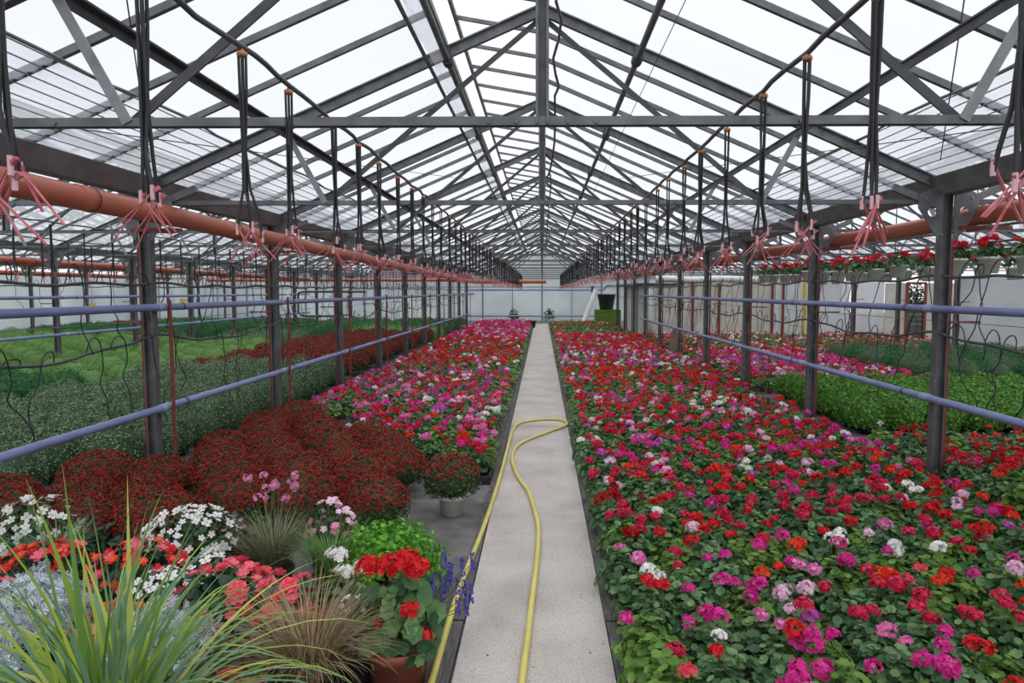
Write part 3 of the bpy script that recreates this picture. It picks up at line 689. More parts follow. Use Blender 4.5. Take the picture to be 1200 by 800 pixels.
# ------------------------------------------------------------------ geraniums
def ger_foliage(v, k=120, leaf=None, rad=.165, z1=.275):
    mb = MB(); P, nr = dome_pts(k, rad, .10, z1, .45, -.1)
    nr = jit(nr * [1, 1, 1.2] + [0, 0, .5], .35); mb.inst(*LEAF_HI, rots(nr), P, rng.uniform(.014, .028, k))
    for p in P[::6]: mb.tube([(p[0] * .15, p[1] * .15, .09), (p[0] * .6, p[1] * .6, .09 + (p[2] - .09) * .7), p], .0018, 3, 1, False)
    return mb.mesh('geranium_foliage', [leaf or LEAF, STEMG])
FOL = [ger_foliage(i, 175, LEAF if i % 4 else LEAF2) for i in range(8)]
def head_mesh(col, v, r=.04, nf=36, stalk=.16):
    mb = MB(); u = rng.uniform(-.25, 1, nf); a = rng.uniform(0, 2 * PI, nf); q = np.sqrt(1 - u ** 2)
    nr = np.stack([q * np.cos(a), q * np.sin(a), u], 1); P = nr * [r, r, r * .75] * np.where(np.arange(nf) % 3 == 0, .72, 1.0)[:, None]
    mb.inst(*FLO5, rots(jit(nr, .25)), P, rng.uniform(.011, .017, nf) * r / .04)
    mb.tube([(0, 0, -stalk), (.004, 0, -stalk * .5), (0, 0, -.01)], .0028, 4, 1, False)
    return mb.mesh('geranium_head', [PET[col], STEMG])
GCOL = ['red', 'crimson', 'magenta', 'pink', 'pale pink', 'white', 'orange red', 'violet', 'dark red', 'coral']
HEADS = {c: [head_mesh(c, i) for i in range(3)] for c in GCOL}
POTM = pot_mesh('geranium_pot', .062, .1, BROWNPOT)

W_MIX = [.24, .38, .13, .05, .05, .05, .05, .03, .03, .01]
def weights(x, y):
    """which colours grow where: the beds are planted in bands of colour"""
    w = np.array(W_MIX)
    if x > 3.75:
        if y < 8: return np.array([.35, .05, 0, .01, .01, .01, .05, .01, .5, 0])
        if y < 11.9: return np.array([.1, .1, .3, .2, .1, 0, .1, .1, 0, 0])
        if y < 17: return np.array([.1, .2, .4, .2, .05, .05, .05, .15, 0, 0])
        return np.array([.35, .25, .05, .05, .1, .15, .05, 0, .1, 0])
    if x > 0:
        if y < 4: return np.array([.10, .28, .30, .08, .10, .05, .05, .02, .0, .02])
        if 8.3 < y < 9.8: return np.array([.3, .22, .1, .08, .03, .05, .16, .04, .02, 0])
        if 11 < y < 13.5: return np.array([.55, .1, .03, .03, .02, .04, .2, .02, .1, 0])
        if 13.5 < y < 17: return np.array([.18, .25, .2, .1, .1, .14, .03, .12, .02, 0])
        if 17 < y < 24: return np.array([.3, .4, .05, .05, .03, .05, .08, .02, .05, 0])
        if y > 24: return np.array([.2, .05, 0, 0, 0, .05, .7, 0, 0, 0])
        return w
    if 6 < y < 10: return np.array([.12, .18, .25, .14, .05, .07, .1, .06, .01, .06])
    if 10 < y < 14: return np.array([.16, .28, .2, .12, .06, .08, .05, .05, .0, .0])
    if 14 < y < 22: return np.array([.5, .2, .05, .03, .02, .06, .1, .0, .1, 0])
    return np.array([.15, .3, .3, .1, .05, .04, .03, .05, .02, 0])

def visible(x, y, z=.3, mx=40, my=50):
    if y < 1: return False
    px = 624 + 800 * (x + .014 * y) / y; py = 400 - 800 * math.tan(math.atan2(z - 1.8, y) + math.radians(4.22))
    return -mx < px < 1200 + mx and py < 800 + my
spots = []      # x, y, bed, column, row
STEPX, STEPY = .245, .25
def fill(x0, x1, y0, y1, bed, keep=None):
    for r in range(int((y1 - y0) / STEPY)):
        for c in range(int((x1 - x0) / STEPX) + 1):
            x = x0 + c * STEPX if x0 > 0 else x1 - c * STEPX
            y = y0 + r * STEPY
            x += rng.uniform(-.045, .045); y += rng.uniform(-.045, .045)
            if keep and not keep(x, y): continue
            if min(abs(x - 3.6), abs(x + 3.6)) < .13 and abs((y - S0) / SP - round((y - S0) / SP)) * SP < .17: continue
            if visible(x, y, .3, 260, 160): spots.append((x, y, bed, c + 1, r + 1))
fill(.53, 3.42, 2.35, 36, 'R')
fill(-3.25, -.62, 6.5, 35.5, 'L', lambda x, y: y > 6.5 + max(0, (-x - .9)) * .95 and not (x < -2.3 and y < 9))
fill(3.75, 6.9, 3.3, 8.0, 'B')
fill(3.75, 6.9, 12.0, 17.5, 'B')
fill(3.75, 12.5, 17.5, 25.4, 'B')
spots.sort(key=lambda s: s[1] + (0.35 * abs(s[0]) if s[2] == 'B' else 0))
SEEN = [s for s in spots if visible(s[0], s[1], .3, 25, 40)]; NEAR = SEEN[:300]; ns_ = set(NEAR); FAR = [s for s in spots if s not in ns_]
BED = {'R': 'across the path from the chrysanthemums', 'L': 'in the bed behind the dark red chrysanthemums', 'B': 'in the bay below the hanging baskets'}
for (x, y, bed, c, r) in NEAR:
    w = weights(x, y); main = GCOL[rng.choice(len(GCOL), p=w / w.sum())]
    lb = f'{main} geranium {BED[bed]}, {nth(c)} from {"path" if bed != "B" else "posts"}, {nth(r)} row'
    t = thing('geranium', lb, 'geranium', (x, y, 0), rng.uniform(0, 6.28), 'potted geraniums in the beds')
    link('pot', POTM, t)
    s_ = rng.uniform(.92, 1.15); link('foliage', FOL[rng.integers(8)], t, (0, 0, 0), rng.uniform(0, 6.28), s_)
    dens = 1.0 if bed == 'L' else (.85 if y > 4.4 else .62)
    if bed == 'B': dens = .7
    k = (1 if rng.random() < .85 else 0) + rng.poisson(1.9 * dens)
    for _ in range(min(k, 5)):
        a = rng.uniform(0, 6.28); q = rng.uniform(.0, .13); col = main if rng.random() < .86 else GCOL[rng.choice(len(GCOL), p=w / w.sum())]
        h = link('flower_head', HEADS[col][rng.integers(3)], t, (q * math.cos(a), q * math.sin(a), .30 + rng.uniform(-.02, .06) - q * .25), rng.uniform(0, 6.28), rng.uniform(.75, 1.2))
        h.rotation_euler = (rng.uniform(-.3, .3), rng.uniform(-.3, .3), rng.uniform(0, 6))
        if col != main: h['label'] = f'{col} flower head'

# the rest of the geraniums: nobody could tell them apart from here
mats = [LEAF, LEAF2, BROWNPOT, STEMG] + [PET[c] for c in GCOL]
FP = np.array([(x, y) for x, y, *_ in FAR])
mb = MB()
def mass(mb, pts, kl, kh, nf, leafT, floT, fs, ls, hk):
    n = len(pts)
    P, nr = dome_pts(n * kl, .165, .12, .275, .6, 0.0)
    base = np.repeat(np.column_stack([pts, np.zeros(n)]), kl, 0)
    lm = np.repeat((rng.random(n) < .25).astype(int), kl)
    mb.inst(*leafT, rots(jit(nr * [1, 1, 1.2] + [0, 0, .5], .35)), P + base, rng.uniform(.8, 1.2, n * kl) * ls, lm)
    HP = []; HC = []
    for x, y in pts:
        w = weights(x, y); main = rng.choice(10, p=w / w.sum()); k = rng.poisson(hk(x, y))
        for _ in range(min(k, 6)):
            a = rng.uniform(0, 6.28); q = rng.uniform(0, .13)
            HP.append((x + q * math.cos(a), y + q * math.sin(a), .305 + rng.uniform(-.02, .06) - q * .25)); HC.append(main if rng.random() < .8 else rng.choice(10, p=w / w.sum()))
    HP = np.array(HP); HC = np.array(HC); m = len(HP)
    u = rng.uniform(-.2, 1, m * nf); a = rng.uniform(0, 6.28, m * nf); q = np.sqrt(1 - u * u); nn = np.stack([q * np.cos(a), q * np.sin(a), u], 1)
    mb.inst(*floT, rots(jit(nn, .25)), np.repeat(HP, nf, 0) + nn * [.038, .038, .03], rng.uniform(.8, 1.2, m * nf) * fs, np.repeat(4 + HC, nf))
def hk(x, y):
    if 0 < x < 3.7: return .3 if y > 24 else (1.2 if 9.9 < y < 10.8 or 12.9 < y < 13.4 else 2.6)
    if x > 3.7: return .7 if y > 18 else (1.0 if y < 11.9 else 2.8)
    return .9 if (13 < y < 14.2 or 18.5 < y < 20) else 2.7
nearm = FP[FP[:, 1] < 14]; farm = FP[FP[:, 1] >= 14]
mass(mb, nearm, 52, 3, 14, LEAF_MID, FLO5, .0165, .027, hk)
mass(mb, farm, 18, 3, 8, LEAF_LO, FLO_LO, .020, .046, hk)
tag(obj('geraniums', mb, mats), 'far rows of mixed geraniums filling the beds towards the end wall', 'geraniums', None, 'stuff')
mb = MB()
for x, y in FP[FP[:, 1] < 14]: mb.lathe([(.05, 0), (.062, .1)], 8, 0, (x, y, 0))
tag(obj('nursery_pots', mb, BROWNPOT), 'brown nursery pots under the farther geraniums', 'pots', None, 'stuff')

# trays at the bed edge
tr = MB(); tr.box((0, 0, .012), (.42, .36, .02)); 
for sx, dx, dy in ((0, .42, .015), (1, .42, .015)): tr.box((0, (-.18 if sx == 0 else .18), .04), (dx, dy, .08))
for sx in (-.21, .21): tr.box((sx, 0, .04), (.015, .36, .08))
trm = tr.mesh('tray', BLACKPOT)
tag(link('plant_tray', trm, None, (-.7, 6.42, 0)), 'dark tray at the corner of the geranium bed beside the yellow hose', 'tray')

# ------------------------------------------------------------------ chrysanthemums
def mum(kl, kf, leafm, petm, rad, z0, z1, ls, fs, low=-.45, ftop=.1, jt=.45, inn=.82):
    mb = MB(); P, nr = dome_pts(kl, rad, z0, z1, inn, low); mb.inst(*LANCE, rots(jit(nr, jt)), P, rng.uniform(.7, 1.3, kl) * ls)
    an = np.linspace(0, 1.35 * PI / 2, 7); mb.lathe([(rad * .8 * math.sin(q), z0 + (z1 - z0) * .8 * math.cos(q)) for q in an] + [(.05, z0 - .06)], 14, 0)  # hidden solid core added inside the leaves: stops light bleeding through, darkens the gaps
    f = mb.mesh('mum_foliage', [leafm]); g = None
    if kf:
        mb = MB(); P, nr = dome_pts(kf, rad * 1.03, z0, z1 * 1.02, .91, ftop); 
        keep = nr[:, 2] > ftop + rng.exponential(.13, kf); P = P[keep]; nr = nr[keep]; k = len(P)
        mb.inst(*fan(6, .75, 1, .25, m=10), rots(jit(nr + [0, 0, .5], .3)), P, rng.uniform(.7, 1.3, k) * fs); g = mb.mesh('mum_blossoms', [petm])
    return f, g
RM = [mum(2100, 1900, LEAFM, PET['mum'], .30, .22, .47, .030, .0090, -.5, .08, jt=.6, inn=.74) for _ in range(4)]
RM2 = mum(1700, 700, LEAFM, PET['mum'], .235, .29, .50, .03, .0095, -.55, .2)
WPOT = pot_mesh('white_pot', .105, .17, WHITEP)
BPOT = pot_mesh('dark_pot', .11, .16, BLACKPOT)
def red_mum(x, y, v, lb, pot, sc=1):
    t = thing('red_chrysanthemum', lb, 'chrysanthemum', (x, y, 0), rng.uniform(0, 6.28), 'dark red chrysanthemums', sc)
    link('pot', pot, t); link('foliage', v[0], t); b = link('blossoms', v[1], t); b['kind'] = 'stuff'
red_mum(-.73, 5.4, RM2, 'dark red chrysanthemum in a white pot standing alone beside the path', WPOT)
k = 0
for r, y in enumerate((4.45, 4.97, 5.5, 6.02, 6.55, 7.08, 7.6, 8.1, 8.6)):
    xs_ = np.arange(-1.25 + (.0 if r % 2 == 1 else -.22), (-4.3 if y < 5.3 else -3.75) if y < 5.6 else -3.3, -.55); c = 0
    for x in xs_:
        if r == 0 and x > -2.5: continue
        if y > 6.7 + max(0, (-x - 1.1)) * .85: continue
        if r >= 6 and x > -1.9: continue
        c += 1; red_mum(x + rng.uniform(-.06, .06), y + rng.uniform(-.06, .06), RM[rng.integers(4)], f'dark red chrysanthemum dome near the path, {nth(c)} from the path side in row {nth(r + 1)}', BPOT, rng.uniform(.88, 1.04))
# bay beyond the rails
GM = [mum(1200, 620, LEAFG, BUD, .275, .18, .55, .030, .0075, -.5, -.1) for _ in range(3)]
YM = [mum(1000, 0, LEAFY, None, .275, .2, .57, .04, .0, -.5) for _ in range(3)]
CM = [mum(2200, 0, LEAFC, None, .34, .05, .52, .024, .0, -.1, jt=.22, inn=.93) for _ in range(2)]
DM = [mum(480, 420, LEAFM, PET['mum'], .27, .22, .48, .045, .017, -.4, .0) for _ in range(2)]
def near_half(x): return x > -7.0
def kind_at(x, y):
    if near_half(x):
        if y < 11: return 'G'
        if y < 13.2: return 'G'
        if y < 24: return 'D'
        return 'C' if y < 27 else 'Y'
    if y < 8.3: return 'G'
    if y < 11.5: return 'Y'
    if y < 20 + (x + 7.2) * -.4: return 'C'
    return 'Y' if y > 22 else 'G'
bay = []
for side_x, step in ((-4.05, -.54),):
    for r in range(58):
        y = 3.6 + r * .54
        for c in range(28):
            x = side_x + step * c
            if -7.5 < x < -6.9: continue
            if abs(x + 10.8) < .35: continue
            x += rng.uniform(-.05, .05); yj = y + rng.uniform(-.05, .05)
            if kind_at(x, yj) == 'C' and (c + r) % 2: continue
            if x > -4.5 and yj < 5.9: continue
            if visible(x, yj, .5): bay.append((x, yj, c + 1, r + 1, kind_at(x, yj)))
bay.sort(key=lambda b: b[1])
NAMES = {'G': ('budded_chrysanthemum', 'grey green chrysanthemum full of pale buds', GM), 'Y': ('leafy_chrysanthemum', 'dense dark green chrysanthemum without flowers', YM), 'C': ('cushion_plant', 'pale green cushion shaped plant', CM), 'D': ('red_cushion_chrysanthemum', 'dark red flowering chrysanthemum cushion', DM)}
cnt = {k: 0 for k in NAMES}; rest = {k: [] for k in NAMES}; LIM = {'G': 260, 'Y': 160, 'C': 200, 'D': 280}
for x, y, c, r, kd in bay:
    nm, ds, vs = NAMES[kd]
    if cnt[kd] >= LIM[kd]: rest[kd].append((x, y)); continue
    cnt[kd] += 1; v = vs[rng.integers(len(vs))]
    lb = f'{ds} beyond the blue rails, {nth(c)} from rail, {nth(r)} row'
    t = thing(nm, lb, 'chrysanthemum' if kd != 'C' else 'cushion plant', (x, y, 0), rng.uniform(0, 6.28), ds + ' rows', rng.uniform(.84, 1.14))
    if y < 9.5 and x > -4.6: link('pot', WPOT, t)
    link('foliage', v[0], t)
    if v[1]: b = link('blossoms' if kd == 'D' else 'buds', v[1], t); b['kind'] = 'stuff'
for kd, pts in rest.items():
    if not pts: continue
    pts = np.array(pts); n = len(pts); mb = MB(); kl = 130 if kd != 'C' else 420
    P, nr = dome_pts(n * kl, .29 if kd != 'C' else .37, .2 if kd != 'C' else .1, .52 if kd != 'C' else .48, .8, -.2); mb.inst(*LANCE, rots(jit(nr, .35)), P + np.repeat(np.column_stack([pts, np.zeros(n)]), kl, 0), rng.uniform(.7, 1.3, n * kl) * (.07 if kd != 'C' else .045))
    for x, y in pts: mb.lathe([(.27 * math.sin(q), .18 + (.26 if kd != 'C' else .25) * math.cos(q)) for q in np.linspace(0.01, PI / 2, 4)], 8, 0, (x, y, 0))  # added inner dome per far plant, blocks light and view through its leaves
    m = [{'G': LEAFG, 'Y': LEAFY, 'C': LEAFC, 'D': LEAFM}[kd]]
    if kd == 'D':
        kf = 90; P, nr = dome_pts(n * kf, .28, .22, .51, .95, .1); mb.inst(*FLO_LO, rots(nr), P + np.repeat(np.column_stack([pts, np.zeros(n)]), kf, 0), .03, 1); m.append(PET['mum'])
    tag(obj({'G': 'budded_foliage', 'Y': 'leafy_foliage', 'C': 'cushion_foliage', 'D': 'red_cushion_foliage'}[kd], mb, m), f'far rows of {NAMES[kd][1]} towards the end wall', 'plants', None, 'stuff')
# bright green block on the other side
BG = [mum(760, 0, LEAFV, None, .27, .2, .46, .05, 0, -.5) for _ in range(3)]
k = 0
for r, y in enumerate(np.arange(8.6, 11.6, .45)):
    for c, x in enumerate(np.arange(4.15, 9.6, .45)):
        if visible(x, y, .5):
            t = thing('bright_green_shrub', f'bright green leafy plant beyond the blue rails, {nth(c + 1)} from the rail, {nth(r + 1)} row', 'leafy plant', (x + rng.uniform(-.05, .05), y + rng.uniform(-.05, .05), 0), rng.uniform(0, 6), 'bright green plants by the rail')
            link('pot', BPOT, t); link('foliage', BG[rng.integers(3)][0], t)
# misty blue green and dark plants farther down that bay
for r, y in enumerate(np.arange(12.6, 17.2, .55)):
    for c, x in enumerate(np.arange(7.3, 11.6, .55)):
        v = (GM[1] if (c + r) % 3 else YM[0]); t = thing('low_shrub', f'low grey green plant behind the bright green block, {nth(c + 1)} along, {nth(r + 1)} row', 'low plant', (x, y, 0), rng.uniform(0, 6), 'low plants below the baskets')
        link('pot', BPOT, t); link('foliage', v[0], t)
mb = MB()
for _ in range(260):
    a = rng.uniform(0, 6.28); L = rng.uniform(.3, .7); th = rng.uniform(.2, 1.2); w = .012
    p = [(rng.normal(0, .25), rng.normal(0, .15), .05)]
    for q in range(1, 5): th_ = th * (.5 + q * .3); p.append((p[-1][0] + L / 4 * math.sin(th_) * math.cos(a), p[-1][1] + L / 4 * math.sin(th_) * math.sin(a), max(.03, p[-1][2] + L / 4 * math.cos(th_))))
    mb.tube(p, [w, w, w * .8, w * .6, w * .2], 3, 0, False)
tag(obj('dead_grass', mb, DRY, None, (9.0, 18.6, 0)), 'heap of dry brown grass lying between the far beds', 'dry grass', None, 'stuff')

# ------------------------------------------------------------------ hanging baskets
BPOTM = MB(); BPOTM.lathe([(0, 0), (.105, 0), (.14, .19), (.155, .19), (.155, .225), (.14, .225), (.12, .14)], 20, 0); BPOTM.lathe([(.135, .2), (0, .205)], 20, 1); BPOTM = BPOTM.mesh('basket_pot', [WHITEP, SOIL])
hm = MB()
for a in (0, 2.1, 4.2): hm.tube([(.148 * math.cos(a), .148 * math.sin(a), .22), (.012 * math.cos(a), .012 * math.sin(a), .56)], .0035, 4)
hm.tube([(0, 0, .55), (0, 0, .63), (.02, 0, .655), (.0, 0, .68), (-.02, 0, .66)], .004, 5); hm = hm.mesh('basket_hanger', STEEL_D)
BF = []
for _ in range(4):
    m_ = MB(); P, nr = dome_pts(80, .2, .26, .44, .5, -.25); m_.inst(*LEAF_HI, rots(jit(nr + [0, 0, .3], .4)), P, rng.uniform(.03, .05, 80)); BF.append(m_.mesh('basket_foliage', LEAF))
n = 0
for x, y0, y1, nm in ((6.2, 8.0, 20, 'row nearer the path'), (8.2, 10.2, 21, 'row farther from the path')):
    y = y0; k = 0
    while y < y1:
        k += 1; full = rng.random() < .92
        t = thing('hanging_basket', f'white hanging pot of red geraniums, {nm}, {nth(k)} from the front', 'hanging basket', (x + rng.uniform(-.03, .03), y, 2.02 + rng.uniform(-.05, .04)), rng.uniform(0, 6), 'hanging baskets of red geraniums')
        bp = link('pot', BPOTM, t); link('hanger', hm, bp); link('foliage', BF[rng.integers(4)], t, (0, 0, 0), rng.uniform(0, 6))
        for _ in range(rng.integers(7, 12)):
            a = rng.uniform(0, 6.28); q = rng.uniform(.02, .2); link('flower_head', HEADS['crimson' if rng.random() < .35 else 'red'][rng.integers(3)], t, (q * math.cos(a), q * math.sin(a), .46 - q * .6 + rng.uniform(-.03, .06)), rng.uniform(0, 6), rng.uniform(1.0, 1.5))
        y += .8 if x < 7 else .9
    mb = MB(); mb.tube([(x, y0 - 1, 2.69), (x, y1 + .5, 2.69)], .02, 8)
    for yy in np.arange(y0, y1, 2.94): mb.tube([(x, yy, 2.7), (x, yy, roof_z(x - 7.2) - .05)], .012, 6)
    tag(obj('hanging_rail', mb, STEEL_D), f'steel rail carrying the hanging baskets, {nm}', 'rail')
# ------------------------------------------------------------------ yellow hose
P = [(-.505, 1.9, .03), (-.5, 2.96, .03), (-.49, 3.94, .03), (-.44, 4.97, .03), (-.40, 6.2, .045), (-.385, 7.5, .05), (-.37, 8.5, .045), (-.31, 9.0, .042), (-.12, 9.22, .042), (.08, 9.3, .042), (.25, 9.26, .042), (.335, 9.05, .042), (.3, 8.82, .042), (.17, 8.6, .042), (.03, 8.35, .042), (-.14, 8.05, .042), (-.26, 7.75, .042), (-.315, 7.35, .042), (-.3, 6.9, .042), (-.23, 6.4, .042), (-.12, 5.9, .042), (-.06, 5.4, .042), (-.025, 4.97, .042), (-.03, 4.4, .042), (-.05, 3.9, .042), (-.075, 3.27, .042), (-.09, 2.9, .042), (-.12, 1.9, .042)]
P = np.array(P); pts = []
for i in range(len(P) - 1):
    a, b, c_, d_ = P[max(i - 1, 0)], P[i], P[i + 1], P[min(i + 2, len(P) - 1)]
    for t in np.arange(0, 1, .2): pts.append(.5 * (2 * b + (c_ - a) * t + (2 * a - 5 * b + 4 * c_ - d_) * t * t + (3 * b - a - 3 * c_ + d_) * t ** 3))
mb = MB(); mb.tube(pts, .0175, 10); tag(obj('garden_hose', mb, YELLOW), 'yellow garden hose looping across the concrete path', 'hose')
mb = MB()
for _ in range(150):
    x, y = rng.uniform(-.4, .33), rng.uniform(2.3, 14); s_ = rng.uniform(.003, .009); a = rng.uniform(0, 6)
    mb.inst(*OVAL, rots(np.array([[rng.normal(0, .3), rng.normal(0, .3), 1]])), np.array([[x, y, .027]]), s_ * 1.6)
tag(obj('leaf_litter', mb, DRY), 'scattered dry leaf crumbs on the concrete path', 'litter', None, 'stuff')

# ------------------------------------------------------------------ show plants at the front of the chrysanthemum side
def ribbon(mb, base, az, L, th0, th1, w, mi, n=9, twist=0.0, tip=.15):
    p = np.array(base, float); pts = [p.copy()]
    for i in range(n):
        th = th0 + (th1 - th0) * ((i + .5) / n) ** 1.4
        p = p + L / n * np.array([math.sin(th) * math.cos(az), math.sin(th) * math.sin(az), math.cos(th)]); pts.append(p.copy())
    pts = np.array(pts); sd = np.array([-math.sin(az + twist), math.cos(az + twist), 0.0]); f = np.linspace(0, 1, n + 1)
    ww = w * (np.clip(.55 + f * 1.6, 0, 1) * np.clip((1 - f) * 2.2, 0.03, 1)) / 2
    mid = pts + np.array([0, 0, -.15]) * ww[:, None]
    V = np.concatenate([pts - sd * ww[:, None], mid, pts + sd * ww[:, None]]); T = []; k = n + 1
    for i in range(n):
        for o_ in (0, k):
            a = o_ + i; T += [(a, a + 1, a + k + 1), (a, a + k + 1, a + k)]
    mb.add(V, T, mi, True)
# striped ornamental grass: close to the camera
gx, gy = -1.36, 2.02
t = thing('ornamental_grass', 'tall yellow and green striped grass in front of the silver plants', 'grass plant', (gx, gy, 0))
link('pot', pot_mesh('grass_pot', .17, .26, BLACKPOT), t)
mb = MB()
for i in range(190):
    az = rng.uniform(0, 2 * PI); q = rng.uniform(0, .09)
    ribbon(mb, (q * math.cos(az), q * math.sin(az), .23), az + rng.normal(0, .3), rng.uniform(.65, 1.0), rng.uniform(.1, .55), rng.uniform(1.5, 2.7), rng.uniform(.011, .02), rng.choice([0, 0, 0, 1, 1, 2]), twist=rng.normal(0, .5))
for az, L, t0, t1, w, mi in ((2.4, 1.06, .05, .35, .02, 1), (2.9, 1.03, .12, .5, .024, 0), (.3, 1.0, .02, .3, .024, 1), (.1, .98, .1, .3, .026, 2), (2.0, .98, .0, .25, .02, 0), (-.2, 1.05, .15, .75, .018, 1), (0.0, 1.1, .3, 1.35, .016, 1), (.2, 1.1, .25, 1.7, .016, 0), (3.3, 1.0, .1, .7, .02, 0), (-.5, 1.2, .3, 1.6, .016, 1)):
    ribbon(mb, (rng.normal(0, .04), rng.normal(0, .04), .23), az, L, t0, t1, w, mi, 12)
for i in range(46):
    az = rng.uniform(0, 2 * PI); ribbon(mb, (rng.normal(0, .05), rng.normal(0, .05), .23), az, rng.uniform(.7, 1.02), rng.uniform(.0, .22), rng.uniform(.3, 1.5), rng.uniform(.010, .017), rng.choice([0, 1, 1, 2]), 12, twist=rng.normal(0, .8))
obj('blades', mb, [BLADE1, BLADE2, BLADE3], t)['kind'] = 'stuff'

def silver(x, y, lb, sc, h):
    t = thing('silver_ragwort', lb, 'silver plant', (x, y, 0), 0, 'silver leaved plants'); link('pot', BPOT, t)
    lob = [(0, 0, 0)]; V = []; T = []
    V += [(-.05, 0, 0), (.05, 0, 0), (.04, 1, .0), (-.04, 1, 0)]; T += [(0, 1, 2), (0, 2, 3)]
    for i, f in enumerate((.3, .5, .7, .88)):
        for s in (-1, 1):
            l = .34 * (1 - abs(f - .55)); b = len(V); V += [(0, f - .05, .01), (s * l, f + .1, .05), (s * l * .95, f + .22, .05), (0, f + .07, .01)]; T += [(b, b + 1, b + 2), (b, b + 2, b + 3)]
    mb = MB(); k = 760; P, nr = dome_pts(k, .2 * sc, h * .55, h, .6, -.6); mb.inst(np.array(V), T, rots(jit(nr * [1, 1, .6], .45)), P, rng.uniform(.035, .07, k) * sc)
    obj('foliage', mb, SILVER, t)
silver(-2.45, 3.15, 'silver felted plant beside the red begonias at the frame edge', 1.25, .44)
silver(-1.68, 2.85, 'silver felted plant behind the striped grass, below the coral begonias', 1.25, .40)
silver(-2.3, 2.55, 'silver felted plant almost hidden by the striped grass', 1.1, .36)

def tuft(name, lb, x, y, k, L, w, m, t1, h0=.1, cat='grass plant', spread=.07):
    t = thing(name, lb, cat, (x, y, 0)); link('pot', BPOT, t); mb = MB()
    for i in range(k):
        az = rng.uniform(0, 2 * PI); q = rng.uniform(0, spread); ribbon(mb, (q * math.cos(az), q * math.sin(az), h0), az + rng.normal(0, .4), L * rng.uniform(.65, 1.1), rng.uniform(.0, .5), rng.uniform(*t1), w, 0, 8)
    obj('blades', mb, m, t)['kind'] = 'stuff'
tuft('bronze_sedge', 'fountain of fine bronze brown sedge beside the terracotta pot', -.98, 2.78, 700, .55, .0045, SEDGE, (.9, 2.3))
tuft('fine_grass', 'grey green fine leaved grass behind the coral begonias', -1.6, 3.95, 520, .46, .004, TAN, (.7, 1.7))
tuft('soft_green_grass', 'soft green grass tuft between pink flowers and the bright green plant', -1.22, 3.85, 420, .42, .005, BLADE2, (.8, 1.9))
tuft('soft_green_grass', 'low green grass beneath the white begonia at the frame edge', -2.95, 4.0, 320, .36, .006, BLADE3, (.8, 1.9))

def flower_mesh(col, r, pet=5, layers=1, stem=.08):
    mb = MB()
    for l in range(layers):
        F_ = floret(pet); mb.inst(*F_, rots(np.array([[0, 0, 1.0]]), np.array([l * .6])), np.array([[0, 0, l * r * .22]]), r * (1 - .22 * l))
    mb.lathe([(0, r * .02), (r * .12, r * .04), (0, r * (.1 + .2 * layers))], 6, 1); mb.tube([(0, 0, -stem), (0, 0, 0)], .0022, 4, 2, False)
    return mb.mesh('small_flower', [PET[col], BLADE1, STEMG])
def bouquet(name, lb, cat, x, y, rad, z0, z1, kl, ls, lm, flowers, pot=None, leafT=OVAL, low=-.4, nflow=40, fname='flower', part=None):
    """leafy mound with single flowers standing on it, each flower a part"""
    t = thing(name, lb, cat, (x, y, 0)); link('pot', pot or BPOT, t)
    mb = MB(); P, nr = dome_pts(kl, rad, z0, z1, .5, low); mb.inst(*leafT, rots(jit(nr, .4)), P, rng.uniform(.7, 1.2, kl) * ls)
    for p in P[::4]: mb.tube([(p[0] * .1, p[1] * .1, .1), p], .002, 3, 1, False)
    obj('foliage', mb, [lm, STEMG], t)
    P, nr = dome_pts(nflow, rad * 1.06, z0, z1 * 1.05, .92, .0 if low < 0 else low)
    for p, n_ in zip(P, nr):
        f = link(fname, flowers[rng.integers(len(flowers))], t, p, 0, rng.uniform(.8, 1.2))
        d = Vector(n_ + rng.normal(0, .3, 3) + [0, -.25, .25]); f.rotation_euler = d.to_track_quat('Z', 'Y').to_euler()
    return t
wf = [flower_mesh('white', .03, 4), flower_mesh('white', .026, 5), flower_mesh('white', .022, 4)]
rf = [flower_mesh('coral', .035, 4, 2), flower_mesh('orange red', .03, 4, 2), flower_mesh('red', .034, 4)]
cf = [flower_mesh('coral', .052, 5, 3), flower_mesh('coral', .044, 6, 3), flower_mesh('coral', .036, 4, 2)]
pf = [flower_mesh('mauve', .022, 5), flower_mesh('pink', .018, 4)]
bouquet('white_begonia', 'dark leaved begonia covered in white flowers behind the striped grass', 'begonia', -2.2, 4.15, .28, .22, .44, 230, .06, LEAFD, wf, nflow=150)
bouquet('white_begonia', 'green leaved white flowering plant at the frame edge before chrysanthemums', 'begonia', -3.25, 4.25, .30, .22, .46, 240, .07, LEAF, wf, leafT=LANCE, nflow=120)
bouquet('white_begonia', 'small white begonia between the red and coral begonias', 'begonia', -2.0, 3.45, .22, .16, .32, 160, .06, LEAFD, wf, nflow=80)
bouquet('red_begonia', 'orange red begonia with dark leaves behind the silver plant', 'begonia', -2.75, 3.62, .26, .2, .40, 190, .07, LEAFD, rf, nflow=95)
bouquet('red_begonia', 'orange red begonia between the white begonias and striped grass', 'begonia', -2.28, 3.72, .25, .18, .38, 190, .07, LEAFD, rf, nflow=85)
bouquet('red_begonia', 'red begonia low behind the striped grass', 'begonia', -2.05, 3.1, .2, .14, .3, 150, .07, LEAFD, rf, nflow=50)
bouquet('coral_begonia', 'large flowered coral begonia before the grey green fine grass', 'begonia', -1.58, 3.28, .24, .2, .43, 120, .1, LEAFD, cf, nflow=52)
bouquet('coral_begonia', 'large flowered coral begonia beside the bronze sedge', 'begonia', -1.22, 3.18, .2, .18, .42, 110, .09, LEAFD, cf, nflow=32)
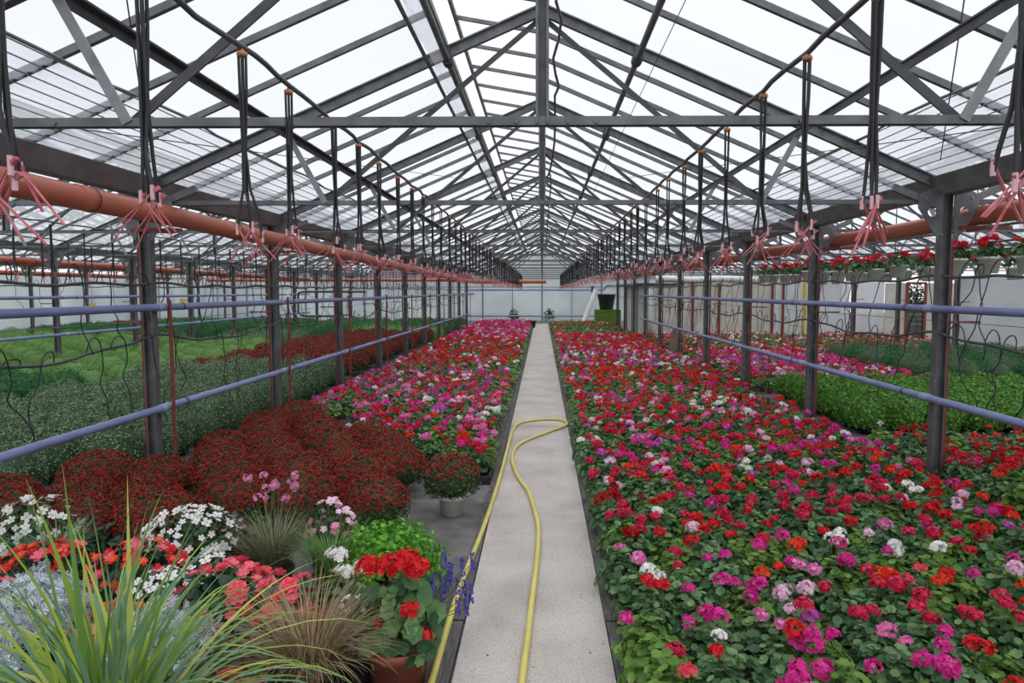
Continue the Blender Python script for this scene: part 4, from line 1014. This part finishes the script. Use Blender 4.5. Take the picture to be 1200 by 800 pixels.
bouquet('coral_begonia', 'coral begonia below the bronze sedge at the frame bottom', 'begonia', -1.25, 2.5, .17, .14, .3, 90, .09, LEAFD, cf, nflow=12)
bouquet('pink_stock', 'light pink flowering plant beside the bright green plant', 'flowering plant', -1.3, 4.1, .15, .3, .5, 90, .05, LEAFM, [flower_mesh('mauve', .026, 5, 2), flower_mesh('pale pink', .026, 5, 2)], nflow=46, low=-.2)
bouquet('white_begonia', 'white begonia low beside the silver plant and the coral begonia', 'begonia', -1.85, 3.55, .22, .16, .36, 160, .06, LEAFD, wf, nflow=70)
bouquet('leafy_filler_plant', 'dark leafy plant with few pink flowers below the coral begonia', 'flowering plant', -1.3, 2.85, .24, .12, .32, 260, .06, LEAFD, pf, nflow=14)
bouquet('leafy_filler_plant', 'dark leafy plant with few pink flowers behind the white begonias', 'flowering plant', -2.75, 4.3, .27, .12, .36, 260, .06, LEAFD, pf, nflow=10)
bouquet('leafy_filler_plant', 'leafy plant with few pink flowers between fine grass and white begonia', 'flowering plant', -1.95, 4.35, .24, .12, .36, 240, .05, LEAFM, pf, nflow=16)
# tall airy pink flowers
t = thing('pink_gaura', 'airy pink flowers on tall thin stems above the fine grass', 'flowering plant', (-1.78, 4.3, 0)); link('pot', BPOT, t)
for i in range(13):
    mb = MB(); a = rng.uniform(0, 6.28); q = rng.uniform(.08, .34); h = rng.uniform(.48, .66)
    e = np.array([q * math.cos(a), q * .6 * math.sin(a), h]); mb.tube([(0, 0, .12), e * [.4, .4, .6], e], .002, 4, 1)
    P, nr = dome_pts(14, .028, h, h + .03, .8, -.5); mb.inst(*FLO5, rots(nr), P + [e[0], e[1], 0], .013, 0); obj('flower_stem', mb, [PET['mauve'], STEMG], t)
# bright green mound
t = thing('bright_green_shrub', 'bright green leafy mound between the sedge and the white pot', 'leafy plant', (-.93, 3.98, 0)); link('pot', BPOT, t)
mb = MB(); k = 2600; P, nr = dome_pts(k, .39, .12, .42, .6, -.3); P[:, 2] += .025 * np.sin(P[:, 0] * 40) * np.sin(P[:, 1] * 37); mb.inst(*OVAL, rots(jit(nr, .5)), P, rng.uniform(.022, .042, k)); obj('foliage', mb, LEAFB, t)
# corner geranium in terracotta
t = thing('potted_geranium', 'large red geranium in a terracotta pot at the path edge', 'geranium', (-.66, 3.02, 0))
link('pot', pot_mesh('terracotta_pot', .15, .2, TERRA), t)
mb = MB(); k = 190; P, nr = dome_pts(k, .21, .28, .48, .5, -1.0); mb.inst(*LEAF_HI, rots(jit(nr * [1, 1, .7] + [0, -.2, .3], .35)), P, rng.uniform(.028, .055, k))
for p in P[::3]: mb.tube([(0, 0, .18), (p[0] * .5, p[1] * .5, .2 + (p[2] - .2) * .6), p], .003, 4, 1, False)
obj('foliage', mb, [LEAF, STEMG], t)
big = [head_mesh('red', i, .055, 44, .2) for i in range(2)]
for x, y, z, s_ in ((-.02, 0, .55, 1.15), (-.14, .03, .535, 1.0), (.09, .02, .53, 1.0), (.03, .09, .55, 1.0), (.08, -.12, .4, .75), (.13, -.1, .27, .8), (-.06, -.13, .34, .3)):
    link('flower_head', big[rng.integers(2)], t, (x, y, z), rng.uniform(0, 6), s_)
# blue salvia beside it
t = thing('blue_salvia', 'violet blue flower spikes leaning out beside the red geranium', 'salvia', (-.68, 3.36, 0)); link('pot', pot_mesh('small_dark_pot', .08, .12, BLACKPOT), t)
mb = MB(); k = 170; P, nr = dome_pts(k, .12, .14, .38, .4, -.4); P[:, 0] += .35 * np.clip(P[:, 2] - .12, 0, 1); mb.inst(*OVAL, rots(jit(nr, .5)), P, rng.uniform(.025, .045, k)); obj('foliage', mb, [LEAFD], t)
for i in range(15):
    mb = MB(); e = np.array([rng.uniform(.1, .34), rng.uniform(-.14, .1), 0]); h = rng.uniform(.30, .52); L = .09
    nn = 26; zz = np.linspace(h - L, h, nn); aa = rng.uniform(0, 6.28, nn); nr = np.stack([np.cos(aa), np.sin(aa), np.full(nn, .4)], 1)
    mb.inst(*FLO_LO, rots(nr), e + np.stack([.010 * np.cos(aa), .010 * np.sin(aa), zz], 1), .0085, 0); mb.tube([(0, 0, .08), e * .55 + [0, 0, h * .55], e + [0, 0, h - .05], e + [0, 0, h]], .002, 4, 1)
    obj('flower_spike', mb, [PET['blue'], STEMG], t)
# white geranium and small mixed plants between
t = thing('white_geranium', 'white geranium between the coral begonia and the red geranium', 'geranium', (-1.0, 3.3, 0)); link('pot', BPOT, t)
link('foliage', FOL[1], t, (0, 0, .06), 0, 1.1); wb = head_mesh('white', 0, .05, 34, .2)
for x, y, z, s_ in ((-.03, 0, .48, 1.1), (.03, -.08, .43, .95), (.1, .0, .42, .9)): link('flower_head', wb, t, (x, y, z), 0, s_)
bouquet('white_cyclamen', 'small plant with white and pink flowers before the red geranium', 'flowering plant', -.86, 3.05, .12, .2, .38, 80, .05, LEAFD, [flower_mesh('white', .02, 5, 2), flower_mesh('white', .018, 4), flower_mesh('mauve', .016, 5)], nflow=34)
# low weeds at the end wall
for x, lb in ((-1.7, 'dark weed clump against the end wall beside the pink geraniums'), (.45, 'dark weed clump against the end wall behind the path')):
    mb = MB(); P, nr = dome_pts(160, .35, .25, .8, .3, -.3); mb.inst(*LANCE, rots(jit(nr, .4)), P, rng.uniform(.1, .2, 160)); mb.tube([(0, 0, 0), (0, 0, .5)], .02, 5); tag(obj('weed_clump', mb, LEAFM, None, (x, 41.0, 0)), lb, 'weed')
# yellow sticky traps
for k, (x, y, z) in enumerate(((-7.3, 11.0, 1.55), (-7.15, 13.5, 1.6))):
    mb = MB(); mb.box((0, 0, 0), (.11, .006, .1)); mb.tube([(0, 0, .05), (0, 0, .5)], .003, 4); tag(obj('insect_trap', mb, YPAINT, None, (x, y, z)), f'small yellow insect trap card above the chrysanthemums, {nth(k + 1)} from the front', 'insect trap', 'yellow insect traps')

# ------------------------------------------------------------------ light, camera
w = bpy.data.worlds.new('overcast'); S.world = w; w.use_nodes = True
bg = w.node_tree.nodes['Background']; bg.inputs[0].default_value = (0.95, 0.97, 1.0, 1); bg.inputs[1].default_value = 1.14
l = bpy.data.lights.new('overcast_sun', 'SUN'); l.energy = 2.45; l.angle = math.radians(90); l.color = (1, .98, .96)
lo = bpy.data.objects.new('overcast_sun', l); COL.objects.link(lo); lo.rotation_euler = (math.radians(14), math.radians(6), 0); lo.location = (0, 10, 20)
c = bpy.data.cameras.new('camera'); c.lens = 24; c.sensor_width = 36; c.shift_x = -.02; c.clip_end = 200; c.clip_start = .05
co = bpy.data.objects.new('camera', c); COL.objects.link(co); co.location = (0, 0, 1.8); co.rotation_euler = (math.radians(90 - 4.22), 0, math.radians(.8)); S.camera = co
S.view_settings.view_transform = 'Standard'; S.view_settings.look = 'None'; S.view_settings.gamma = 1; S.view_settings.use_curve_mapping = False; S.view_settings.exposure = 0
S.cycles.use_denoising = True; S.cycles.max_bounces = 7; S.cycles.diffuse_bounces = 4; S.cycles.transparent_max_bounces = 24; S.cycles.transmission_bounces = 4
S.cycles.caustics_reflective = False; S.cycles.caustics_refractive = False
